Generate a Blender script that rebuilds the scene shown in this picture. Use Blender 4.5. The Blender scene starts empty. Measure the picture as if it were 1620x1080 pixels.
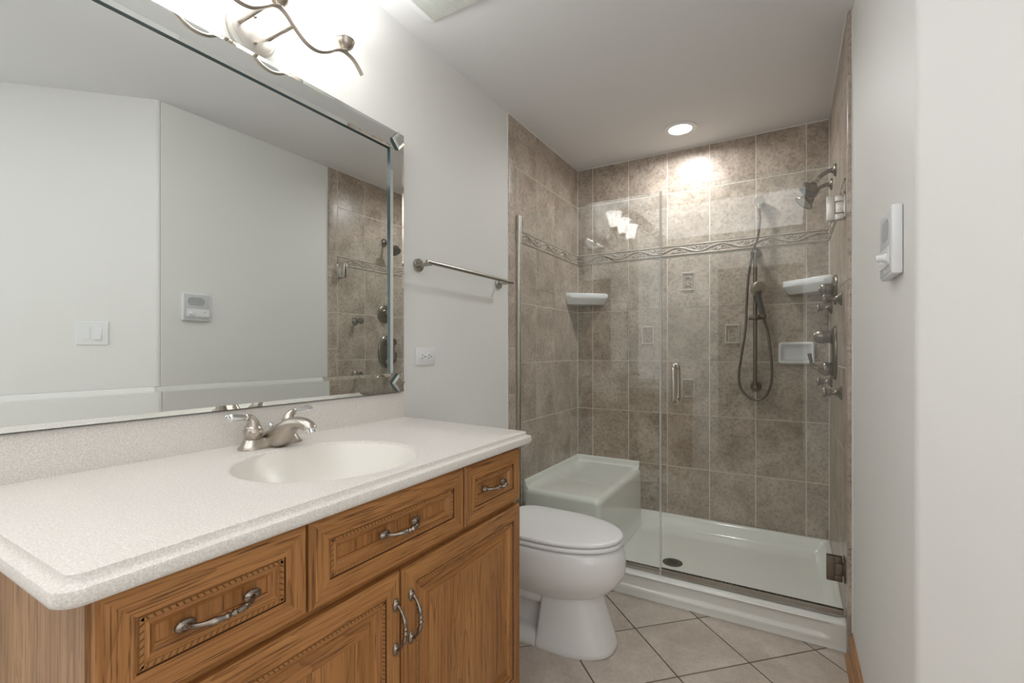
import bpy, bmesh, math, random
from mathutils import Vector, Matrix
random.seed(4)
PI = math.pi
scn = bpy.context.scene
C = scn.collection
# ------------------------------------------------------------------ camera
cam_d = bpy.data.cameras.new('camera'); cam = bpy.data.objects.new('camera', cam_d); C.objects.link(cam)
cam.location = (1.3075, 0.0, 1.16)
cam.rotation_euler = (PI/2, 0, 0.5339)
cam_d.sensor_width = 36.0
cam_d.lens = 745.15/1620*36
cam_d.shift_y = 14.36/1620
cam_d.clip_start = 0.01
scn.camera = cam
# ------------------------------------------------------------------ view, world, lights
scn.view_settings.view_transform = 'Standard'
scn.view_settings.look = 'None'
scn.view_settings.exposure = 0.66
scn.view_settings.gamma = 1.0
scn.view_settings.use_curve_mapping = False
scn.cycles.use_denoising = True
scn.cycles.max_bounces = 14
scn.cycles.transparent_max_bounces = 24
scn.cycles.sample_clamp_indirect = 6.0
world = bpy.data.worlds.new('world'); scn.world = world; world.use_nodes = True
world.node_tree.nodes['Background'].inputs[0].default_value = (1, 1, 1, 1)
world.node_tree.nodes['Background'].inputs[1].default_value = 0.25

def area_light(name, loc, rot, sx, sy, power, col=(1, 1, 1)):
    l = bpy.data.lights.new(name, 'AREA'); l.shape = 'RECTANGLE'; l.size = sx; l.size_y = sy
    l.energy = power; l.color = col
    o = bpy.data.objects.new(name, l); C.objects.link(o); o.location = loc; o.rotation_euler = rot
    return o
SIDE_FILL_POWER = 6.0
LEFT_FILL_POWER = 3.5
CEILING_FILL_POWER = 7.0
SCONCE_POWER = 1.9
DOWN_POWER = 5.0
# added fill at the rear right wall, which has no window
area_light('side_fill', (2.235, -0.32, 1.25), (0, PI/2, 0), 2.1, 1.3, SIDE_FILL_POWER, (0.975, 0.99, 1.0))

area_light('ceiling_fill', (0.76, -0.38, 2.425), (0, 0, 0), 1.30, 1.25, CEILING_FILL_POWER, (0.99, 0.995, 1.0))  # added fill under the ceiling behind the camera, without a fixture
area_light('left_fill', (0.012, -0.56, 1.25), (0, -PI/2, 0), 2.2, 0.9, LEFT_FILL_POWER, (0.975, 0.99, 1.0))  # another added fill, on the windowless vanity wall behind the camera

# ------------------------------------------------------------------ node helpers
def srgb(r, g, b):
    f = lambda c: (c/255/12.92) if c/255 <= 0.04045 else ((c/255+0.055)/1.055)**2.4
    return (f(r), f(g), f(b), 1.0)

def new_mat(name):
    m = bpy.data.materials.new(name); m.use_nodes = True
    nt = m.node_tree; b = nt.nodes['Principled BSDF']
    return m, nt, b

def simple(name, col, rough=0.5, metal=0.0, spec=0.5, coat=0.0):
    m, nt, b = new_mat(name)
    b.inputs['Base Color'].default_value = col
    b.inputs['Roughness'].default_value = rough
    b.inputs['Metallic'].default_value = metal
    b.inputs['Specular IOR Level'].default_value = spec
    b.inputs['Coat Weight'].default_value = coat
    b.inputs['Coat Roughness'].default_value = 0.05
    return m

def node(nt, t, **kw):
    n = nt.nodes.new(t)
    for k, v in kw.items(): setattr(n, k, v)
    return n

def noise(nt, vec, scale, detail=3, rough=0.5, dist=0.0):
    n = node(nt, 'ShaderNodeTexNoise')
    n.inputs['Scale'].default_value = scale; n.inputs['Detail'].default_value = detail
    n.inputs['Roughness'].default_value = rough; n.inputs['Distortion'].default_value = dist
    if vec is not None: nt.links.new(vec, n.inputs['Vector'])
    return n

def ramp(nt, fac, stops):
    r = node(nt, 'ShaderNodeValToRGB')
    e = r.color_ramp.elements
    while len(e) < len(stops): e.new(0.5)
    for i, (p, c) in enumerate(stops):
        e[i].position = p; e[i].color = c
    nt.links.new(fac, r.inputs['Fac'])
    return r

def mixc(nt, fac, a, b, mode='MIX'):
    n = node(nt, 'ShaderNodeMix', data_type='RGBA', blend_type=mode)
    for s, v in ((0, fac), (6, a), (7, b)):
        if hasattr(v, 'links') or hasattr(v, 'is_linked'): nt.links.new(v, n.inputs[s])
        else: n.inputs[s].default_value = v
    return n.outputs[2]

def bump(nt, b, height, strength, dist=0.002):
    n = node(nt, 'ShaderNodeBump'); n.inputs['Strength'].default_value = strength
    n.inputs['Distance'].default_value = dist
    nt.links.new(height, n.inputs['Height']); nt.links.new(n.outputs['Normal'], b.inputs['Normal'])

def island_vec(nt, scale=(1, 1, 1), spread=20.0):
    """object coordinates, shifted by a random amount for each separate piece of a mesh"""
    tc = node(nt, 'ShaderNodeTexCoord'); g = node(nt, 'ShaderNodeNewGeometry')
    mul = node(nt, 'ShaderNodeVectorMath', operation='SCALE'); mul.inputs['Scale'].default_value = spread
    cmb = node(nt, 'ShaderNodeCombineXYZ')
    r2 = node(nt, 'ShaderNodeMath', operation='MULTIPLY'); r2.inputs[1].default_value = 7.31
    r3 = node(nt, 'ShaderNodeMath', operation='FRACT')
    nt.links.new(g.outputs['Random Per Island'], r2.inputs[0]); nt.links.new(r2.outputs[0], r3.inputs[0])
    nt.links.new(g.outputs['Random Per Island'], cmb.inputs[0]); nt.links.new(r3.outputs[0], cmb.inputs[1])
    nt.links.new(g.outputs['Random Per Island'], cmb.inputs[2])
    nt.links.new(cmb.outputs[0], mul.inputs[0])
    add = node(nt, 'ShaderNodeVectorMath', operation='ADD')
    nt.links.new(tc.outputs['Object'], add.inputs[0]); nt.links.new(mul.outputs[0], add.inputs[1])
    sc = node(nt, 'ShaderNodeVectorMath', operation='MULTIPLY'); sc.inputs[1].default_value = scale
    nt.links.new(add.outputs[0], sc.inputs[0])
    return sc.outputs[0], g.outputs['Random Per Island']

# ------------------------------------------------------------------ materials
def wall_paint(name, col, rough=0.55):
    m, nt, b = new_mat(name)
    b.inputs['Base Color'].default_value = col; b.inputs['Roughness'].default_value = rough
    b.inputs['Specular IOR Level'].default_value = 0.3
    tc = node(nt, 'ShaderNodeTexCoord')
    n = noise(nt, tc.outputs['Object'], 260, 2)
    bump(nt, b, n.outputs['Fac'], 0.05, 0.001)
    return m
M_WALL = wall_paint('wall_paint', srgb(233, 233, 230))
M_CEIL = wall_paint('ceiling_paint', srgb(232, 232, 232), 0.7)
M_HALL = wall_paint('hall_paint', srgb(190, 186, 180), 0.7)

def tile_mat(name, dark, mid, light, rough, soft=0.0):
    m, nt, b = new_mat(name)
    v, r = island_vec(nt)
    n1 = noise(nt, v, 5.5, 5, 0.62, 0.3)
    n2 = noise(nt, v, 55, 4, 0.7)
    n3 = noise(nt, v, 190, 3, 0.6)
    a = ramp(nt, n1.outputs['Fac'], [(0.34, dark), (0.52, mid), (0.68, light)])
    d = ramp(nt, n2.outputs['Fac'], [(0.36, (0.70, 0.69, 0.68, 1)), (0.5, (1, 1, 1, 1)), (0.68, (1.14, 1.14, 1.14, 1))])
    f = ramp(nt, n3.outputs['Fac'], [(0.3, (0.8, 0.8, 0.79, 1)), (0.5, (1, 1, 1, 1)), (0.72, (1.13, 1.13, 1.13, 1))])
    c = mixc(nt, 1.0-soft, a.outputs[0], d.outputs[0], 'MULTIPLY')
    c = mixc(nt, 1.0-soft*0.5, c, f.outputs[0], 'MULTIPLY')
    nt.links.new(c, b.inputs['Base Color'])
    b.inputs['Roughness'].default_value = rough; b.inputs['Specular IOR Level'].default_value = 0.45
    bump(nt, b, n2.outputs['Fac'], 0.12, 0.002)
    return m
M_TILE = tile_mat('taupe_wall_tile', srgb(160, 146, 132), srgb(182, 168, 154), srgb(199, 186, 173), 0.30)
M_LISTEL = tile_mat('relief_border_tile', srgb(170, 157, 144), srgb(184, 171, 158), srgb(194, 182, 170), 0.4)
M_FLOOR = tile_mat('beige_floor_tile', srgb(190, 177, 164), srgb(203, 191, 179), srgb(214, 203, 192), 0.42, 0.72)

def grout_mat(name, col):
    m, nt, b = new_mat(name)
    tc = node(nt, 'ShaderNodeTexCoord'); n = noise(nt, tc.outputs['Object'], 40, 3)
    lo = tuple(c*0.85 for c in col[:3])+(1,)
    r = ramp(nt, n.outputs['Fac'], [(0.35, lo), (0.6, col)])
    nt.links.new(r.outputs[0], b.inputs['Base Color']); b.inputs['Roughness'].default_value = 0.9
    return m
M_GROUT = grout_mat('pale_grout', srgb(228, 220, 206))
M_GROUT_F = grout_mat('brown_grout', srgb(112, 95, 80))
M_CAULK = simple('white_caulk', srgb(232, 232, 228), 0.45)

def oak(name, axis, light, mid, dark, rough=0.38):
    m, nt, b = new_mat(name)
    def along(a, b_):
        s = [b_, b_, b_]; s['xyz'.index(axis)] = a
        return s
    v, r = island_vec(nt)
    def sc(s):
        n = node(nt, 'ShaderNodeVectorMath', operation='MULTIPLY'); n.inputs[1].default_value = s
        nt.links.new(v, n.inputs[0]); return n.outputs[0]
    wide = noise(nt, sc(along(1.1, 9)), 1.0, 3, 0.55, 0.6)
    grain = noise(nt, sc(along(3.0, 130)), 1.0, 4, 0.7, 0.25)
    pore = noise(nt, sc(along(9, 330)), 1.0, 2, 0.6)
    # cathedral figure: contour bands of a slow noise
    fig = noise(nt, sc(along(0.55, 7.5)), 1.0, 2, 0.4, 0.12)
    mu = node(nt, 'ShaderNodeMath', operation='MULTIPLY'); mu.inputs[1].default_value = 30.0
    nt.links.new(fig.outputs['Fac'], mu.inputs[0])
    fr = node(nt, 'ShaderNodeMath', operation='FRACT'); nt.links.new(mu.outputs[0], fr.inputs[0])
    base = ramp(nt, wide.outputs['Fac'], [(0.3, mid), (0.7, light)])
    g = ramp(nt, grain.outputs['Fac'], [(0.36, (0.62, 0.55, 0.48, 1)), (0.5, (0.95, 0.94, 0.93, 1)), (0.65, (1.06, 1.06, 1.06, 1))])
    c = mixc(nt, 0.85, base.outputs[0], g.outputs[0], 'MULTIPLY')
    band = ramp(nt, fr.outputs[0], [(0.0, (0.62, 0.55, 0.48, 1)), (0.16, (0.92, 0.9, 0.88, 1)), (0.6, (1, 1, 1, 1)), (1.0, (1.03, 1.03, 1.03, 1))])
    c = mixc(nt, 0.75, c, band.outputs[0], 'MULTIPLY')
    p = ramp(nt, pore.outputs['Fac'], [(0.33, dark), (0.43, (1, 1, 1, 1))])
    c = mixc(nt, 0.7, c, p.outputs[0], 'MULTIPLY')
    nt.links.new(c, b.inputs['Base Color'])
    b.inputs['Roughness'].default_value = rough; b.inputs['Specular IOR Level'].default_value = 0.45
    bump(nt, b, grain.outputs['Fac'], 0.15, 0.0012)
    return m
OL, OM, OD = srgb(186, 133, 79), srgb(163, 110, 60), srgb(92, 56, 30)
M_OAK_Y = oak('oak_grain_across', 'y', OL, OM, OD)
M_OAK_Z = oak('oak_grain_upright', 'z', OL, OM, OD)
M_OAK_SIDE = oak('oak_side_sheen', 'z', srgb(184, 145, 104), srgb(160, 121, 83), srgb(104, 72, 46), 0.5)  # same oak, paler and greyer: the side's sheen is put into the colour
M_ROPE = simple('oak_rope_bead', srgb(160, 112, 66), 0.42)
M_GLAZE = simple('dark_glaze', srgb(92, 58, 32), 0.5)
M_BASEB = oak('oak_baseboard', 'y', srgb(186, 140, 92), srgb(160, 112, 68), srgb(110, 74, 42))

def counter_mat():
    m, nt, b = new_mat('speckled_solid_surface')
    tc = node(nt, 'ShaderNodeTexCoord'); v = tc.outputs['Object']
    n1 = noise(nt, v, 330, 2, 0.5); n2 = noise(nt, v, 160, 3, 0.6); n3 = noise(nt, v, 520, 1)
    a = ramp(nt, n1.outputs['Fac'], [(0.38, srgb(218, 211, 204)), (0.52, srgb(225, 220, 214)), (0.68, srgb(238, 235, 231))])
    d = ramp(nt, n2.outputs['Fac'], [(0.33, (0.965, 0.96, 0.955, 1)), (0.5, (1, 1, 1, 1)), (0.68, (1.025, 1.025, 1.025, 1))])
    f = ramp(nt, n3.outputs['Fac'], [(0.28, (0.82, 0.78, 0.74, 1)), (0.36, (1, 1, 1, 1))])
    c = mixc(nt, 1.0, a.outputs[0], d.outputs[0], 'MULTIPLY'); c = mixc(nt, 1.0, c, f.outputs[0], 'MULTIPLY')
    nt.links.new(c, b.inputs['Base Color']); b.inputs['Roughness'].default_value = 0.36
    b.inputs['Specular IOR Level'].default_value = 0.5
    bump(nt, b, n2.outputs['Fac'], 0.02, 0.001)
    return m
M_COUNTER = counter_mat()
M_SINK = simple('cream_sink', srgb(232, 228, 220), 0.28)
M_CERAMIC = simple('white_ceramic', srgb(238, 238, 237), 0.07, 0, 0.5, 0.4)
M_SEAT = simple('white_seat_plastic', srgb(242, 242, 241), 0.22)
M_ACRYLIC = simple('white_acrylic', srgb(236, 236, 230), 0.16, 0, 0.5, 0.2)
M_PLASTIC = simple('white_plastic', srgb(236, 237, 238), 0.35)
M_GREYPL = simple('grey_speaker_grille', srgb(205, 207, 210), 0.5)
M_GREYPL2 = simple('darker_speaker_cloth', srgb(180, 183, 184), 0.8)
M_SLOT = simple('dark_slot', srgb(40, 36, 34), 0.7)
M_SOAPDISH = simple('pale_grey_ceramic', srgb(238, 239, 240), 0.18)
M_CREAM = simple('cream_grille', srgb(226, 225, 220), 0.55)

def brushed(name, col, rough, sc=(60, 60, 900)):
    m, nt, b = new_mat(name)
    b.inputs['Metallic'].default_value = 1.0; b.inputs['Base Color'].default_value = col
    tc = node(nt, 'ShaderNodeTexCoord'); n = noise(nt, tc.outputs['Object'], 300, 2)
    r = ramp(nt, n.outputs['Fac'], [(0.3, (rough-0.01,)*3+(1,)), (0.7, (rough+0.02,)*3+(1,))])
    nt.links.new(r.outputs[0], b.inputs['Roughness'])
    return m
M_NICKEL = brushed('brushed_nickel', srgb(192, 184, 174), 0.30)
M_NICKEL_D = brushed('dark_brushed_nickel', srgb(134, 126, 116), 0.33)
M_STEEL = brushed('satin_steel', srgb(176, 172, 166), 0.26)
M_PEWTER = brushed('pewter_pull', srgb(150, 140, 130), 0.27)
M_CHROME = simple('chrome', srgb(232, 233, 236), 0.06, 1.0)
M_SATINPLATE = brushed('satin_plate', srgb(214, 210, 204), 0.38)
M_MIRROR = simple('mirror_silver', (0.86, 0.885, 0.875, 1), 0.0, 1.0)
M_MEDGE = simple('mirror_glass_edge', srgb(44, 74, 76), 0.08, 0, 0.8)
M_MLIGHT = simple('mirror_bevel_edge', srgb(190, 212, 210), 0.05, 0.8)
M_HOSE = brushed('ribbed_hose', srgb(120, 114, 106), 0.34)
M_RUBBER = simple('grey_nozzle_face', srgb(176, 170, 152), 0.6)
M_GREYGRIP = simple('grey_grip', srgb(112, 108, 104), 0.45)
M_DRAIN = brushed('dark_drain_metal', srgb(112, 110, 104), 0.36)
M_BRASSTOP = simple('red_band', srgb(196, 88, 60), 0.4)

def glass_mat(name, tint):
    m = bpy.data.materials.new(name); m.use_nodes = True; nt = m.node_tree; nt.nodes.clear()
    out = node(nt, 'ShaderNodeOutputMaterial')
    tr = node(nt, 'ShaderNodeBsdfTransparent'); tr.inputs[0].default_value = tint
    gl = node(nt, 'ShaderNodeBsdfGlossy'); gl.inputs['Roughness'].default_value = 0.0
    lw = node(nt, 'ShaderNodeLayerWeight'); lw.inputs['Blend'].default_value = 0.5
    pw = node(nt, 'ShaderNodeMath', operation='POWER'); pw.inputs[1].default_value = 5.0
    mu = node(nt, 'ShaderNodeMath', operation='MULTIPLY_ADD'); mu.inputs[1].default_value = 0.94; mu.inputs[2].default_value = 0.045
    mx = node(nt, 'ShaderNodeMixShader')
    nt.links.new(lw.outputs['Facing'], pw.inputs[0]); nt.links.new(pw.outputs[0], mu.inputs[0])
    nt.links.new(mu.outputs[0], mx.inputs[0]); nt.links.new(tr.outputs[0], mx.inputs[1]); nt.links.new(gl.outputs[0], mx.inputs[2])
    nt.links.new(mx.outputs[0], out.inputs[0])
    return m
M_GLASS = glass_mat('shower_glass', (0.972, 0.985, 0.975, 1))
def seal_mat():
    m = bpy.data.materials.new('clear_vinyl_seal'); m.use_nodes = True; nt = m.node_tree; nt.nodes.clear()
    out = node(nt, 'ShaderNodeOutputMaterial'); tr = node(nt, 'ShaderNodeBsdfTransparent')
    pb = node(nt, 'ShaderNodeBsdfPrincipled'); pb.inputs['Base Color'].default_value = srgb(214, 216, 214); pb.inputs['Roughness'].default_value = 0.18
    mx = node(nt, 'ShaderNodeMixShader'); mx.inputs[0].default_value = 0.45
    nt.links.new(tr.outputs[0], mx.inputs[1]); nt.links.new(pb.outputs[0], mx.inputs[2]); nt.links.new(mx.outputs[0], out.inputs[0])
    return m
M_GEDGE = seal_mat()

def emit(name, col, s):
    m = bpy.data.materials.new(name); m.use_nodes = True; nt = m.node_tree; nt.nodes.clear()
    out = node(nt, 'ShaderNodeOutputMaterial'); e = node(nt, 'ShaderNodeEmission')
    e.inputs[0].default_value = col; e.inputs[1].default_value = s
    nt.links.new(e.outputs[0], out.inputs[0]); return m
M_LED = emit('led_disc', (1, 0.98, 0.95, 1), 9.0)

def shade_mat():
    m = bpy.data.materials.new('frosted_shade_glass'); m.use_nodes = True; nt = m.node_tree; nt.nodes.clear()
    out = node(nt, 'ShaderNodeOutputMaterial')
    tl = node(nt, 'ShaderNodeBsdfTranslucent'); tl.inputs[0].default_value = (0.95, 0.94, 0.92, 1)
    df = node(nt, 'ShaderNodeBsdfDiffuse'); df.inputs[0].default_value = (0.92, 0.92, 0.9, 1)
    e = node(nt, 'ShaderNodeEmission'); e.inputs[0].default_value = (1, 0.99, 0.975, 1); e.inputs[1].default_value = 1.7
    m1 = node(nt, 'ShaderNodeMixShader'); m1.inputs[0].default_value = 0.45
    a = node(nt, 'ShaderNodeAddShader')
    nt.links.new(tl.outputs[0], m1.inputs[1]); nt.links.new(df.outputs[0], m1.inputs[2])
    nt.links.new(m1.outputs[0], a.inputs[0]); nt.links.new(e.outputs[0], a.inputs[1])
    nt.links.new(a.outputs[0], out.inputs[0]); return m
M_SHADE = shade_mat()

# ------------------------------------------------------------------ mesh helpers
def bm_new(): return bmesh.new()

def base_of(p):
    v = Vector((0, 0, 0))
    while p is not None:
        v += p.location; p = p.parent
    return v

def obj(name, bm, mats, parent=None, smooth=True, angle=35, kind=None):
    """link a bmesh built in world coordinates as one mesh object (under parent if given)"""
    if not isinstance(mats, (list, tuple)): mats = [mats]
    off = base_of(parent)
    if off.length > 0: bmesh.ops.translate(bm, verts=bm.verts, vec=-off)
    bmesh.ops.recalc_face_normals(bm, faces=bm.faces)
    me = bpy.data.meshes.new(name); bm.to_mesh(me); bm.free()
    for m in mats: me.materials.append(m)
    if smooth:
        for p in me.polygons: p.use_smooth = True
        me.set_sharp_from_angle(angle=math.radians(angle))
    o = bpy.data.objects.new(name, me); C.objects.link(o)
    if parent is not None: o.parent = parent
    if kind: o['kind'] = kind
    return o

def thing(name, label, cat, loc, group=None):
    o = bpy.data.objects.new(name, None); C.objects.link(o); o.empty_display_size = 0.05
    o.location = loc; o['label'] = label; o['category'] = cat
    if group: o['group'] = group
    return o

def struct(name, bm, mats, smooth=False, parent=None, label=None):
    o = obj(name, bm, mats, parent, smooth)
    if parent is None: o['kind'] = 'structure'
    if label: o['label'] = label
    return o

def face(bm, vs, mi=0):
    try:
        f = bm.faces.new(vs); f.material_index = mi; return f
    except ValueError:
        return None

def box(bm, x0, x1, y0, y1, z0, z1, mi=0, bev=0.0, seg=2):
    vs = [bm.verts.new((x, y, z)) for z in (z0, z1) for y in (y0, y1) for x in (x0, x1)]
    fs = [face(bm, [vs[i] for i in q], mi) for q in ((0, 2, 3, 1), (4, 5, 7, 6), (0, 1, 5, 4), (2, 6, 7, 3), (0, 4, 6, 2), (1, 3, 7, 5))]
    if bev > 0:
        es = list({e for f in fs for e in f.edges})
        bmesh.ops.bevel(bm, geom=es, offset=bev, segments=seg, affect='EDGES', profile=0.5, clamp_overlap=True)
    return vs

def frustum(bm, P, a, b, mi=0):
    """box with back rectangle a and front rectangle b; each (u0,u1,v0,v1,n); P maps (u,v,n) to world"""
    va = [bm.verts.new(P(u, v, a[4])) for u, v in ((a[0], a[2]), (a[1], a[2]), (a[1], a[3]), (a[0], a[3]))]
    vb = [bm.verts.new(P(u, v, b[4])) for u, v in ((b[0], b[2]), (b[1], b[2]), (b[1], b[3]), (b[0], b[3]))]
    face(bm, vb, mi)
    for i in range(4): face(bm, [va[i], va[(i+1) % 4], vb[(i+1) % 4], vb[i]], mi)

def rings(bm, R, close=True, cap0=True, cap1=True, mi=0, ring_closed=True):
    V = [[bm.verts.new(p) for p in r] for r in R]
    n = len(V[0])
    for i in range(len(V)-1):
        for j in range(n if ring_closed else n-1):
            k = (j+1) % n
            face(bm, [V[i][j], V[i][k], V[i+1][k], V[i+1][j]], mi)
    if cap0: face(bm, list(reversed(V[0])), mi)
    if cap1: face(bm, V[-1], mi)
    return V

def frame_of(d):
    d = Vector(d).normalized()
    up = Vector((0, 0, 1)) if abs(d.z) < 0.9 else Vector((0, 1, 0))
    a = d.cross(up).normalized(); b = a.cross(d).normalized()
    return a, b, d

def lathe(bm, prof, origin, axis=(0, 0, 1), n=28, mi=0, cap0=True, cap1=True, sy=1.0):
    """prof = [(radius, height)] about axis from origin; sy squashes the second radial direction"""
    a, b, d = frame_of(axis); o = Vector(origin)
    R = []
    for r, h in prof:
        r = max(r, 1e-5)
        R.append([o + d*h + a*(r*math.cos(2*PI*i/n)) + b*(r*sy*math.sin(2*PI*i/n)) for i in range(n)])
    return rings(bm, R, cap0=cap0, cap1=cap1, mi=mi)

def smooth_path(pts, k=6):
    P = [Vector(p) for p in pts]; out = []
    for i in range(len(P)-1):
        p0 = P[max(i-1, 0)]; p1 = P[i]; p2 = P[i+1]; p3 = P[min(i+2, len(P)-1)]
        for s in range(k):
            t = s/k
            out.append(0.5*((2*p1)+(-p0+p2)*t+(2*p0-5*p1+4*p2-p3)*t*t+(-p0+3*p1-3*p2+p3)*t**3))
    out.append(P[-1]); return out

def tube(bm, pts, r, n=12, mi=0, caps=True, flat=1.0):
    P = [Vector(p) for p in pts]
    rr = r if callable(r) else (lambda t: r)
    T = [(P[min(i+1, len(P)-1)]-P[max(i-1, 0)]).normalized() for i in range(len(P))]
    a, b, _ = frame_of(T[0]); R = []
    for i, p in enumerate(P):
        if i:
            q = T[i-1].rotation_difference(T[i]); a = (q @ a); a = (a - T[i]*a.dot(T[i])).normalized()
        b = T[i].cross(a)
        ra = rr(i/(len(P)-1))
        R.append([p + a*(ra*math.cos(2*PI*j/n)) + b*(ra*flat*math.sin(2*PI*j/n)) for j in range(n)])
    rings(bm, R, cap0=caps, cap1=caps, mi=mi)

def rrect(cx, cy, hx, hy, r, n=8):
    """rounded rectangle outline, 4*(n+1) points"""
    out = []
    for sx, sy, a0 in ((1, 1, 0), (-1, 1, PI/2), (-1, -1, PI), (1, -1, 3*PI/2)):
        for i in range(n+1):
            a = a0 + PI/2*i/n
            out.append((cx+sx*(hx-r)+r*math.cos(a), cy+sy*(hy-r)+r*math.sin(a)))
    return out

def blob(bm, c, axes, n=10, m=6, mi=0):
    """ellipsoid with three axis vectors"""
    c = Vector(c); A = [Vector(x) for x in axes]; R = []
    for i in range(1, m):
        t = PI*i/m
        R.append([c + A[2]*math.cos(t) + (A[0]*math.cos(2*PI*j/n)+A[1]*math.sin(2*PI*j/n))*math.sin(t) for j in range(n)])
    rings(bm, R, mi=mi)

# ------------------------------------------------------------------ room dimensions (metres)
H = 2.44
WL = -0.006             # plaster face of the vanity wall
WR = 1.510              # plaster face of the right wall
TL, TR, TB = 0.0, 1.493, 3.1327   # tile faces left, right, back
YT = 2.175              # where the tile starts on both side walls
YC = 1.150              # corner where the right wall turns away
YG = 2.265              # shower glass plane
CX2, CY2 = 2.25, YC-(2.25-WR)
YREAR = -1.05

# ------------------------------------------------------------------ setting
bm = bm_new(); box(bm, -0.15, 2.4, -2.6, 3.3, H, H+0.1); struct('ceiling', bm, M_CEIL)
bm = bm_new(); box(bm, -0.12, WL, YREAR-0.1, 3.25, 0, H); struct('wall_left', bm, M_WALL)
bm = bm_new(); box(bm, WL, 1.62, TB+0.012, 3.25, 0, H); struct('wall_back', bm, M_WALL)
# right wall and its turned continuation, with a softly rounded corner
bm = bm_new(); box(bm, WR, 1.62, YC+0.012, 3.25, 0, H); struct('wall_right', bm, M_WALL)
bm = bm_new()
arc = []
rc = 0.025; tl = rc*math.tan(PI/8)
cxr, cyr = WR+rc, YC+tl
for i in range(7):
    a = PI + PI/4*i/6
    arc.append((cxr+rc*math.cos(a), cyr+rc*math.sin(a)))
prof = arc + [(CX2, CY2), (CX2+0.1, CY2+0.06), (1.62, YC+0.012)]
rings(bm, [[(x, y, 0) for x, y in prof], [(x, y, H) for x, y in prof]]); struct('wall_diagonal', bm, M_WALL, True)
bm = bm_new(); box(bm, CX2, CX2+0.1, YREAR-0.1, CY2+0.02, 0, H); struct('wall_rear_right', bm, M_WALL)
bm = bm_new()
box(bm, WL, 0.62, YREAR-0.1, YREAR, 0, H); box(bm, 1.42, CX2, YREAR-0.1, YREAR, 0, H); box(bm, 0.62, 1.42, YREAR-0.1, YREAR, 2.05, H)
struct('wall_rear', bm, M_WALL)
bm = bm_new(); box(bm, -0.12, 2.35, -2.6, -2.5, 0, H); struct('wall_hall', bm, M_HALL)
bm = bm_new(); box(bm, -0.12, -0.02, -2.5, YREAR-0.1, 0, H); struct('wall_hall_left', bm, M_HALL)
bm = bm_new(); box(bm, 2.25, 2.35, -2.5, YREAR-0.1, 0, H); struct('wall_hall_right', bm, M_HALL)

# floor: 12 inch tiles laid at 45 degrees over a grout bed
bm = bm_new()
box(bm, -0.12, 2.4, -2.6, 3.25, -0.06, -0.0015, 1)
S = 0.302; n0 = Vector((0.749, 1.957)); e1 = Vector((1, 1)).normalized()*S; e2 = Vector((1, -1)).normalized()*S
for i in range(-16, 10):
    for j in range(-12, 13):
        c = n0 + e1*(i+0.5) + e2*(j+0.5)
        if not (-0.15 < c.x < 2.5 and -2.5 < c.y < 2.5): continue
        def P(u, v, n, c=c):
            p = c + e1/S*u + e2/S*v; return (p.x, p.y, n)
        h = S/2-0.0022
        frustum(bm, P, (-h, h, -h, h, -0.006), (-h+0.001, h-0.001, -h+0.001, h-0.001, 0.0))
struct('floor', bm, [M_FLOOR, M_GROUT_F])

# ---- tiled shower walls
ZR = [0.1115, 0.418, 0.7551, 1.0922, 1.4293, 1.765, 1.835, 2.1746, H]
J = 0.0020
def tile(bm, P, u0, u1, v0, v1, th=0.006, j=J, mi=0):
    if u1-u0 < 0.006: return
    frustum(bm, P, (u0+j, u1-j, v0+j, v1-j, -th), (u0+j+0.0012, u1-j-0.0012, v0+j+0.0012, v1-j-0.0012, 0.0), mi)
PL = lambda u, v, n: (TL+n, u, v)
PR = lambda u, v, n: (TR-n, u, v)
PB = lambda u, v, n: (u, TB-n, v)

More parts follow.
